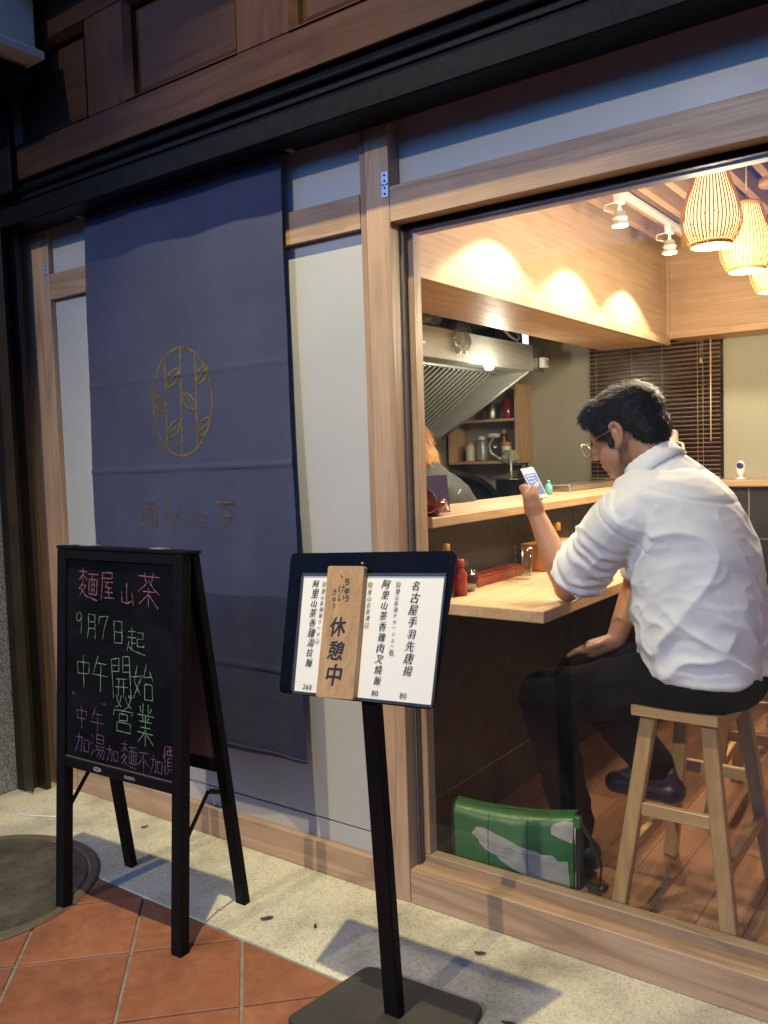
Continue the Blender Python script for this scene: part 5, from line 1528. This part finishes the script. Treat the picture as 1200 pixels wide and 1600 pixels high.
def shirt_fold(p, n):
    d = Vector((0, 0, 0)); amt = 0.0
    # sleeve: rings gather towards the cuff
    v = p - sh_l; t = v.dot(ua) / (el_l - sh_l).length
    rad = (v - ua * v.dot(ua)).length
    if -0.1 < t < 1.15 and rad < 0.125:
        k = max(0, min(1, (t - 0.05) / 0.5))
        amt += 0.011 * k * (ridge(Vector((p.x * 10 + p.y * 4, p.y * 9, p.z * 17 + p.x * 9))) ** 2 - 0.4) + 0.004 * k * math.sin(46 * t + 9 * p.y + 5 * noise.noise(p * 12))
    else:
        # back: long drapes from the shoulder blade to the waist, tucks above the belt
        w = max(0, min(1, (1.27 - p.z) / 0.12))
        q = Vector((p.x * 5.0 + p.z * 3.2, p.y * 4.2 - p.z * 1.6, p.z * 6.5 - p.x * 3.5 + p.y * 3.0))
        amt += w * 0.011 * (ridge(q * .8) ** 2 - 0.4) + w * 0.0025 * (ridge(q * 2.3 + Vector((5, 1, 2))) ** 2 - 0.4)
        q2 = Vector((p.x * 9 - p.y * 5, p.y * 9, p.z * 15 + p.y * 5 + p.x * 3))
        lowk = max(0, min(1, (0.98 - p.z) / 0.2))
        amt += (0.0015 + 0.010 * lowk) * (ridge(q2 + Vector((2, 7, 1))) ** 2 - 0.4)
        # yoke seam across the shoulders and the sleeve seam
        seam = abs((p.z - 1.205) + 0.25 * (p.x - 0.72))
        amt -= 0.002 * math.exp(-(seam / 0.004) ** 2) if p.x > 0.62 else 0
    if abs(t - 0.02) < 0.03 and rad < 0.14: amt -= 0.0028 * math.exp(-((t - 0.02) / 0.010) ** 2)
    return p + n * amt


sb = Blob()
sb.loft([(.752, .410, .705, .150, .200), (.742, .410, .735, .166, .212), (.732, .410, .82, .172, .212), (.728, .410, .93, .171, .203), (.712, .410, 1.04, .172, .200),
         (.680, .408, 1.14, .172, .200), (.656, .406, 1.20, .162, .192), (.645, .404, 1.245, .132, .160), (.650, .402, 1.270, .095, .115)])
sb.frus((.655, .402, 1.215), (.604, .400, 1.292), .110, .074, rings=5)
sb.ell(sh_l + Vector((.03, .02, -.01)), (.085, .085, .085)).ell(sh_r + Vector((.03, -.02, -.01)), (.085, .085, .085))
sb.frus(sh_l + Vector((.02, .01, .01)), lerp(sh_l, el_l, .55), .084, .078, rings=8, bulge=.006)
sb.frus(lerp(sh_l, el_l, .5), sleeve_end, .078, .072, rings=6, bulge=.008)
sb.frus(lerp(sh_l, el_l, .66), lerp(sh_l, el_l, .86), .079, .079, rings=4, bulge=.004)
sb.frus(sh_r + Vector((.02, 0, .01)), lerp(sh_r, el_r, .9), .084, .070, rings=8)
shirt = sb.build("shirt", 0.0052, SHIRT, man, smooth=4, fac=0.5, deform=shirt_fold)
# collar: stand and turned-down fall, set square to the neck
bm = bmesh.new()
NKM = Matrix.Translation((.604, .400, 1.290)) @ Vector((-.56, 0, .83)).to_track_quat('Z', 'Y').to_matrix().to_4x4()
nx_ = NKM.to_3x3().inverted() @ Vector((1, 0, 0))
ph0 = math.atan2(nx_.y, nx_.x)                            # ring angle that looks backwards
prof_c = [(.066, -.006), (.067, .018), (.070, .0225), (.075, .020), (.084, -.004), (.093, -.028), (.0905, -.029), (.080, -.006)]
rg_ = []
for a_ in range(-162, 163, 6):
    t_ = abs(a_) / 162
    ca, sa = math.cos(ph0 + R(a_)), math.sin(ph0 + R(a_))
    rg_.append([bm.verts.new(NKM @ Vector((r_ * ca, r_ * sa * 1.03, (z_ * (1 + .5 * max(0, t_ - .7) / .3) if z_ < 0 else z_) + .0012 * math.sin(a_ * .35)))) for r_, z_ in prof_c])
for r0, r1 in zip(rg_, rg_[1:]):
    for i in range(len(prof_c)):
        k_ = (i + 1) % len(prof_c)
        bm.faces.new((r0[i], r0[k_], r1[k_], r1[i]))
bm.faces.new(rg_[0]); bm.faces.new(rg_[-1][::-1])
from_bm("collar", bm, SHIRT, man, smooth=True)
tb_ = Blob()


def trouser_fold(p, n):
    return p + n * (0.008 * (ridge(Vector((p.x * 9, p.y * 9, p.z * 13))) - 0.5))


tb_.ell((.775, .410, .690), (.135, .195, .095))
tb_.chain([hip_l, kn_l], [.104, .078]); tb_.chain([kn_l, lerp(kn_l, an_l, .92)], [.078, .062])
tb_.chain([hip_r, kn_r], [.104, .078]); tb_.chain([kn_r, lerp(kn_r, an_r, .92)], [.078, .060])
tb_.build("trousers", 0.0075, TROUS, man, smooth=5, deform=trouser_fold)
for an, dr in ((an_l, Vector((-1, -.05, 0))), (an_r, Vector((-.85, -.1, .0)))):
    s = Blob(); b0 = an + Vector((.035, 0, -.050))
    s.cap(b0, b0 + dr * .20, .042, .034, ).ell(b0 + dr * .05 + Vector((0, 0, .035)), (.055, .042, .040))

    def flat(p, n, zb=b0.z - .034): return Vector((p.x, p.y, max(p.z, zb)))
    s.build("shoe", 0.006, SHOE, man, smooth=3, deform=flat)

# hair: shaped cap plus short loose strands over it
hb_ = Blob()
hh = lambda c, r: hb_.ell(hp_(*c), tuple(x * 1.0 for x in r), HR)
hh((-.020, 0, .044), (.108, .087, .092)); hh((.040, 0, .078), (.066, .070, .048)); hh((-.066, 0, -.008), (.058, .070, .066)); hh((.074, .010, .072), (.034, .058, .034))
hh((.030, .066, .030), (.040, .018, .040)); hh((.030, -.066, .030), (.040, .018, .040)); hh((.024, .070, .006), (.014, .009, .026)); hh((.024, -.070, .006), (.014, .009, .026)); hh((.022, .070, -.018), (.008, .006, .016)); hh((.022, -.070, -.018), (.008, .006, .016))


def hair_lump(p, n):
    return p + n * (0.003 * noise.noise(p * 38) + 0.0025 * noise.noise(p * 85))


hair = hb_.build("hair", 0.005, HAIR, man, smooth=3, deform=hair_lump)
hrng = random.Random(4)
bm = bmesh.new(); bm.from_mesh(hair.data)
bm.faces.ensure_lookup_table(); bm.normal_update()
inv = HB.inverted()
cand = [(f.calc_center_median(), f.normal.copy()) for f in bm.faces]
for c, n in cand:
    l = inv @ c
    if hrng.random() > 0.75: continue
    for _ in range(1):
        root = c + Vector((hrng.uniform(-.003, .003), hrng.uniform(-.003, .003), hrng.uniform(-.003, .003)))
        ln = l.normalized()
        flow = HR @ Vector((0.55 if l.z > .05 else -.15, hrng.uniform(-.3, .3), -.75 if l.z < .07 else -.05))
        flow = (flow - n * flow.dot(n)).normalized()
        clump = noise.noise(c * 45)
        d = (flow + n * (0.10 + 0.22 * max(0, clump) + hrng.uniform(0, .12))).normalized()
        L = hrng.uniform(.010, .020) * (1.2 if l.z > .06 else 0.7)
        s = d.cross(n).normalized() * 0.0011
        mid = root + d * L * .55 + n * .001; tip = root + d * L + flow * L * .25
        a, b, e, f_ = bm.verts.new(root - s), bm.verts.new(root + s), bm.verts.new(mid + s * .8), bm.verts.new(mid - s * .8); g_ = bm.verts.new(tip)
        bm.faces.new((a, b, e, f_)); bm.faces.new((f_, e, g_))
bm.to_mesh(hair.data); bm.free()

# glasses
gl = tag(bpy.data.objects.new("eyeglasses", None), "thin gold-rimmed eyeglasses worn by the seated man", "eyeglasses"); gl.location = hp_(.11, 0, .0); C.objects.link(gl)
GF = pm("gilt_wire", (0.60, 0.45, 0.22), (0.7, 0.55, 0.3), ns=20, rough=0.25, bump=0, metal=1.0)
for sgn in (1, -1):
    ring = [hp_(.122 - .006 * abs(math.cos(R(a))), sgn * .034 + .025 * math.cos(R(a)), -.004 + .018 * math.sin(R(a))) for a in range(0, 361, 20)]
    tube("rim", ring, 0.0014, GF, gl, 6)
    bm = bmesh.new(); bm.faces.new([bm.verts.new(p) for p in ring[:-1]]); from_bm("lens", bm, GLS, gl)
    tube("temple", [hp_(.116, sgn * .060, .002), hp_(.06, sgn * .078, .006), hp_(.0, sgn * .084, .010), hp_(-.022, sgn * .083, -.010)], 0.0009, GF, gl, 6)
tube("bridge", [hp_(.122, .010, .000), hp_(.124, 0, .004), hp_(.122, -.010, .000)], 0.0014, GF, gl, 6)

ph = thing("mobile_phone", "white mobile phone with lit blue screen held in the man's hand", "phone", tuple(F(0, -.06, -.004)))
bm = bmesh.new(); bm_box(bm, -.033, .033, -.066, .066, -.0045, .0035, 0.003, PF); from_bm("case", bm, pm("dark_phone", (0.05, 0.05, 0.09), (0.08, 0.08, 0.13), ns=8, rough=0.3, bump=0), ph)
prism("bezel", rounded([(-.032, -.065), (.032, -.065), (.032, .065), (-.032, .065)], .005), .0036, .0046, WHT, ph, F)
prism("screen", [(-.0285, -.050), (.0285, -.050), (.0285, .040), (-.0285, .040)], .0047, .0051, SCREEN, ph, F)
for v in (.030, .018, .004):
    prism("text_line", [(-.022, v), (.012 if v < .02 else .020, v), (.012 if v < .02 else .020, v + .003), (-.022, v + .003)], .0052, .0054, SCREENW, ph, F)

# ------------------------------------------------------------------ the cook
ck_ = Blob()
K = Vector((-.50, .86, -.03))
kh = K + Vector((-.020, -.045, 1.372))
ck_.ell(kh, (.085, .078, .105)).ell(kh + Vector((-.05, .01, -.05)), (.05, .05, .05)).cap(kh + Vector((.02, .0, -.06)), K + Vector((.05, .05, 1.20)), .05, .06)
ck_.ell(kh + Vector((-.098, .0, -.02)), (.016, .014, .014))
ck_.loft([(K.x + .10, K.y + .16, .62, .10, .15), (K.x + .10, K.y + .16, .85, .11, .16), (K.x + .06, K.y + .10, 1.05, .11, .17), (K.x + .03, K.y + .03, 1.18, .10, .17), (K.x + .02, K.y, 1.25, .06, .09)])
for s in (-1, 1):
    hpk = K + Vector((.10, .16 + .09 * s, .69)); ck_.chain([hpk, hpk + Vector((-.02, 0, -.32)), hpk + Vector((.02, 0, -.60))], [.09, .058, .045]); ck_.cap(hpk + Vector((.02, 0, -.59)), hpk + Vector((-.14, 0, -.595)), .035, .03)
    shk = K + Vector((.03, .03 + .17 * s, 1.17)); elk = shk + Vector((-.05, .06 * s + .05, -.25)); wrk = elk + Vector((-.20, -.03 * s, -.02))
    ck_.chain([shk, elk, wrk], [.055, .045, .032]); ck_.cap(wrk, wrk + Vector((-.08, 0, -.01)), .032, .022)
    for f in range(4): ck_.cap(wrk + Vector((-.075, -.026 + .017 * f, -.008)), wrk + Vector((-.145, -.028 + .018 * f, -.030)), .010, .008)
    ck_.cap(wrk + Vector((-.02, -.03 * s, .0)), wrk + Vector((-.085, -.055 * s, .0)), .012, .009)
cook = ck_.build("person", 0.006, SKIN, None, smooth=4)
tag(cook, "kitchen worker with orange-blond hair and dark jacket bending behind the ledge", "person")
jk = Blob()
jk.loft([(K.x + .10, K.y + .16, .60, .135, .19), (K.x + .10, K.y + .16, .85, .14, .195), (K.x + .065, K.y + .11, 1.05, .145, .20), (K.x + .03, K.y + .04, 1.20, .13, .19), (K.x + .02, K.y, 1.275, .085, .11), (K.x + .015, K.y - .01, 1.30, .07, .08)])
for s in (-1, 1):
    shk = K + Vector((.03, .03 + .17 * s, 1.17)); elk = shk + Vector((-.05, .06 * s + .05, -.25)); wrk = elk + Vector((-.20, -.03 * s, -.02))
    jk.chain([shk, elk, lerp(elk, wrk, .8)], [.080, .066, .052])
    hpk = K + Vector((.10, .16 + .09 * s, .66)); 
jk.build("jacket", 0.008, JACK, cook, smooth=4, deform=lambda p, n: p + n * 0.007 * (ridge(p * 13) - .5))
tk = Blob()
for s in (-1, 1):
    hpk = K + Vector((.10, .16 + .09 * s, .66)); tk.chain([hpk, hpk + Vector((-.02, 0, -.32)), hpk + Vector((.02, 0, -.57))], [.105, .078, .062])
tk.build("trousers", 0.009, TROUS, cook, smooth=4)
# pale printed pattern on the jacket sleeve
bm = bmesh.new(); prg = random.Random(8)
for i in range(16):
    t = i / 15
    a = K + Vector((.155, .02, 1.20)) + Vector((.03 * t, .20 * t, -.24 * t))
    d = Vector((-.01, .035, -.02 if i % 2 else .025)) * prg.uniform(.7, 1.2)
    bm_tube(bm, [a + Vector((.012, 0, 0)), a + d + Vector((.020, 0, 0))], 0.004, 5)
o = from_bm("printed_stripes", bm, GREYT, cook); o["kind"] = "stuff"
hk = Blob()
hk.ell(kh + Vector((.012, .004, .030)), (.094, .088, .095)).ell(kh + Vector((.055, .02, -.02)), (.055, .075, .075)).cap(kh + Vector((.05, .06, -.02)), kh + Vector((.075, .155, -.115)), .040, .020).cap(kh + Vector((.06, .0, -.05)), kh + Vector((.095, .03, -.14)), .035, .018)
hairb = hk.build("hair", 0.006, BLOND, cook, smooth=3, deform=lambda p, n: p + n * (0.008 * noise.noise(Vector((p.x * 60, p.y * 25, p.z * 25)))))
bm = bmesh.new(); bm.from_mesh(hairb.data); bm.normal_update(); bm.faces.ensure_lookup_table()
for c, n in [(f.calc_center_median(), f.normal.copy()) for f in bm.faces]:
    if hrng.random() > .4: continue
    flow = Vector((.25, .55 + hrng.uniform(-.3, .3), -.75)); flow = (flow - n * flow.dot(n)).normalized()
    d = (flow + n * hrng.uniform(.1, .5)).normalized(); L = hrng.uniform(.02, .045); s = d.cross(n).normalized() * .0013
    a, b, g_ = bm.verts.new(c - s), bm.verts.new(c + s), bm.verts.new(c + d * L)
    bm.faces.new((a, b, g_))
bm.to_mesh(hairb.data); bm.free()

# ================================================================== BAG BY THE WINDOW
bgx = thing("messenger_bag", "green tarpaulin messenger bag with grey patches standing on the floor behind the glass", "bag", (0.22, 0.25, FZ))
BA, BB = Vector((0.050, 0.168, FZ)), Vector((0.412, 0.262, FZ))
bu = (BB - BA).normalized(); bn = Vector((bu.y, -bu.x, 0)); BL = (BB - BA).length


def bag_front(u, v):
    """front flap surface: bulges, rolls back at the top"""
    b = 0.016 * math.sin(math.pi * max(0, min(1, u / BL))) * math.sin(math.pi * min(1, v / 0.21) * .9 + .2)
    z = v; back = 0.0
    if v > 0.185:
        a = min(1.57, (v - 0.185) / 0.030); z = 0.185 + 0.030 * math.sin(a); back = 0.030 * (1 - math.cos(a)) + max(0, v - 0.185 - 0.0471)
    sag = -0.010 * math.sin(math.pi * u / BL) * (v / 0.2)
    wr = 0.0045 * noise.noise((u * 13, v * 9, 1.7)) + 0.002 * noise.noise((u * 34, v * 30, 4.1))
    return BA + bu * u + bn * (b + wr - back) + Vector((0, 0, z + sag))


nu, nv = 36, 30
vs, fs = [], []
for jv in range(nv + 1):
    for iu in range(nu + 1): vs.append(bag_front(BL * iu / nu, 0.002 + 0.270 * jv / nv))
for jv in range(nv):
    for iu in range(nu):
        a = jv * (nu + 1) + iu; fs.append((a, a + 1, a + nu + 2, a + nu + 1))
o = obj("flap", vs, fs, GREEN, bgx, smooth=True)
md = o.modifiers.new("thick", 'SOLIDIFY'); md.thickness = 0.002; md.offset = -1
bm = bmesh.new()
sec = [(0.0, 0.0), (0.0, 0.18), (-0.03, 0.205), (-0.060, 0.20), (-0.075, 0.16), (-0.075, 0.0)]
rings = []
for u in (0.004, 0.03, BL / 2, BL - 0.02, BL + 0.012):
    rings.append([bm.verts.new(BA + bu * u + bn * (y - 0.004) + Vector((0, 0, z * (0.95 if u in (0.004,) else 1)))) for y, z in sec])
for a, b in zip(rings, rings[1:]):
    for i in range(6): bm.faces.new((a[i], a[(i + 1) % 6], b[(i + 1) % 6], b[i]))
bm.faces.new(rings[0][::-1]); bm.faces.new(rings[-1])
from_bm("bag_body", bm, pm("dark_green_nylon", (0.012, 0.030, 0.018), (0.020, 0.045, 0.026), ns=9, rough=0.6, bump=0.2), bgx)


def patch(name, poly):
    """printed patch laid on the flap (fan of fine cells)"""
    bm = bmesh.new()
    from mathutils.geometry import tessellate_polygon
    pts = [Vector((x, y, 0)) for x, y in poly]
    f = [bm.verts.new(p) for p in pts]
    for t in tessellate_polygon([pts]):
        try: bm.faces.new([f[i] for i in t])
        except ValueError: pass
    bmesh.ops.subdivide_edges(bm, edges=bm.edges[:], cuts=6, use_grid_fill=True)
    for v in bm.verts:
        q = bag_front(v.co.x, v.co.y); v.co = q + bn * 0.0014 + Vector((0, 0, .0004))
    return from_bm(name, bm, GREYT, bgx, smooth=True)


def zu(x, y):
    u = (x - 150) / 775.0; ytop = 130 + 105 * u; ybot = 640 + 150 * u
    return (max(0.001, min(BL - .001, u * BL)), max(.003, 0.205 * (1 - (y - ytop) / (ybot - ytop))))


patch("grey_patch", [zu(*p) for p in ((280, 320), (310, 265), (355, 262), (470, 330), (650, 440), (690, 450), (720, 485), (790, 490), (825, 545), (880, 548), (890, 770), (740, 745), (640, 690), (560, 615), (460, 520), (440, 490), (370, 440), (330, 390), (325, 360))])
patch("grey_patch", [zu(*p) for p in ((780, 268), (800, 235), (860, 220), (921, 245), (908, 410), (785, 320))])
strap_pts = [BA + bu * (BL + .012) + bn * (-.03) + Vector((0, 0, .19)), BA + bu * (BL + .04) + bn * (-.02) + Vector((0, 0, .16)), BA + bu * (BL + .075) + bn * (-.01) + Vector((0, 0, .08)), BA + bu * (BL + .070) + bn * (0) + Vector((0, 0, .015)), BA + bu * (BL + .03) + bn * (-.02) + Vector((0, 0, .010))]
bm = bmesh.new()
for a, b in zip(resample([p for p in strap_pts], .012), resample([p for p in strap_pts], .012)[1:]):
    w = bn * .018
    bm.faces.new([bm.verts.new(a - w), bm.verts.new(a + w), bm.verts.new(b + w), bm.verts.new(b - w)])
bmesh.ops.remove_doubles(bm, verts=bm.verts[:], dist=1e-5)
o = from_bm("strap", bm, STRAP, bgx, smooth=True); md = o.modifiers.new("thick", 'SOLIDIFY'); md.thickness = 0.003
tube("piping", [BA + bu * BL + bn * .001 + Vector((0, 0, z)) for z in (0.003, .05, .10, .15, .19)], .003, GREYT, bgx, 6)
for u_ in (0.002, BL - .002):
    tube("binding", [bag_front(u_, v_) + bn * .0015 for v_ in [0.003 + .0225 * k for k in range(12)]], .0035, STRAP, bgx, 6)
for u_ in (0.115, 0.235):
    tube("seam", [bag_front(u_, v_) + bn * .0016 for v_ in [0.003 + .0205 * k for k in range(11)]], .0009, STRAP, bgx, 5)
box("buckle", BB.x + .002, BB.x + .022, BB.y - .016, BB.y + .002, FZ + .195, FZ + .228, GREEN, bgx, bev=.003)

# ================================================================== LITTER ON THE PAVEMENT
def leaf(x, y, r, rot, label):
    bm = bmesh.new(); n = 10
    top = [bm.verts.new((x + r * (i / n * 2 - 1) * math.cos(rot) - w * math.sin(rot), y + r * (i / n * 2 - 1) * math.sin(rot) + w * math.cos(rot), 0.003 + 0.006 * math.sin(i) * (1 if w else .4) + .004)) for w in (-.0,) for i in range(n + 1)]
    lft, rgt = [], []
    for i in range(n + 1):
        t = i / n * 2 - 1; w = r * .38 * (1 - t * t)
        for sgn, arr in ((1, lft), (-1, rgt)):
            arr.append(bm.verts.new((x + r * t * math.cos(rot) - sgn * w * math.sin(rot), y + r * t * math.sin(rot) + sgn * w * math.cos(rot), 0.0035 + .35 * w * (1 + .5 * math.sin(3 * t)))))
    for i in range(n):
        for arr in (lft, rgt):
            try: bm.faces.new((top[i], top[i + 1], arr[i + 1], arr[i]))
            except ValueError: pass
    bmesh.ops.remove_doubles(bm, verts=bm.verts[:], dist=1e-6)
    return tag(from_bm("dead_leaf", bm, LEAF), label, "leaf", "dead leaves on the pavement")


leaf(0.305, -0.118, .016, .4, "curled brown leaf on the concrete below the window sill")
leaf(-0.30, -0.30, .020, .9, "thin brown leaf between the chalkboard and the menu stand")
leaf(-0.155, -0.255, .012, 2.2, "small dark leaf scrap near the door sill")
leaf(0.50, -0.33, .018, .2, "flat brown leaf beside the menu stand base")
leaf(-1.12, -0.085, .014, 1.2, "dark leaf scrap close to the door sill behind the chalkboard")
wr_ = tag(tube("drinking_straw", [(-1.63, -.275, .004), (-1.50, -.215, .004), (-1.42, -.175, .004)], .003, WHT, None, 8), "thin white drinking straw lying on the concrete by the pillar", "straw")
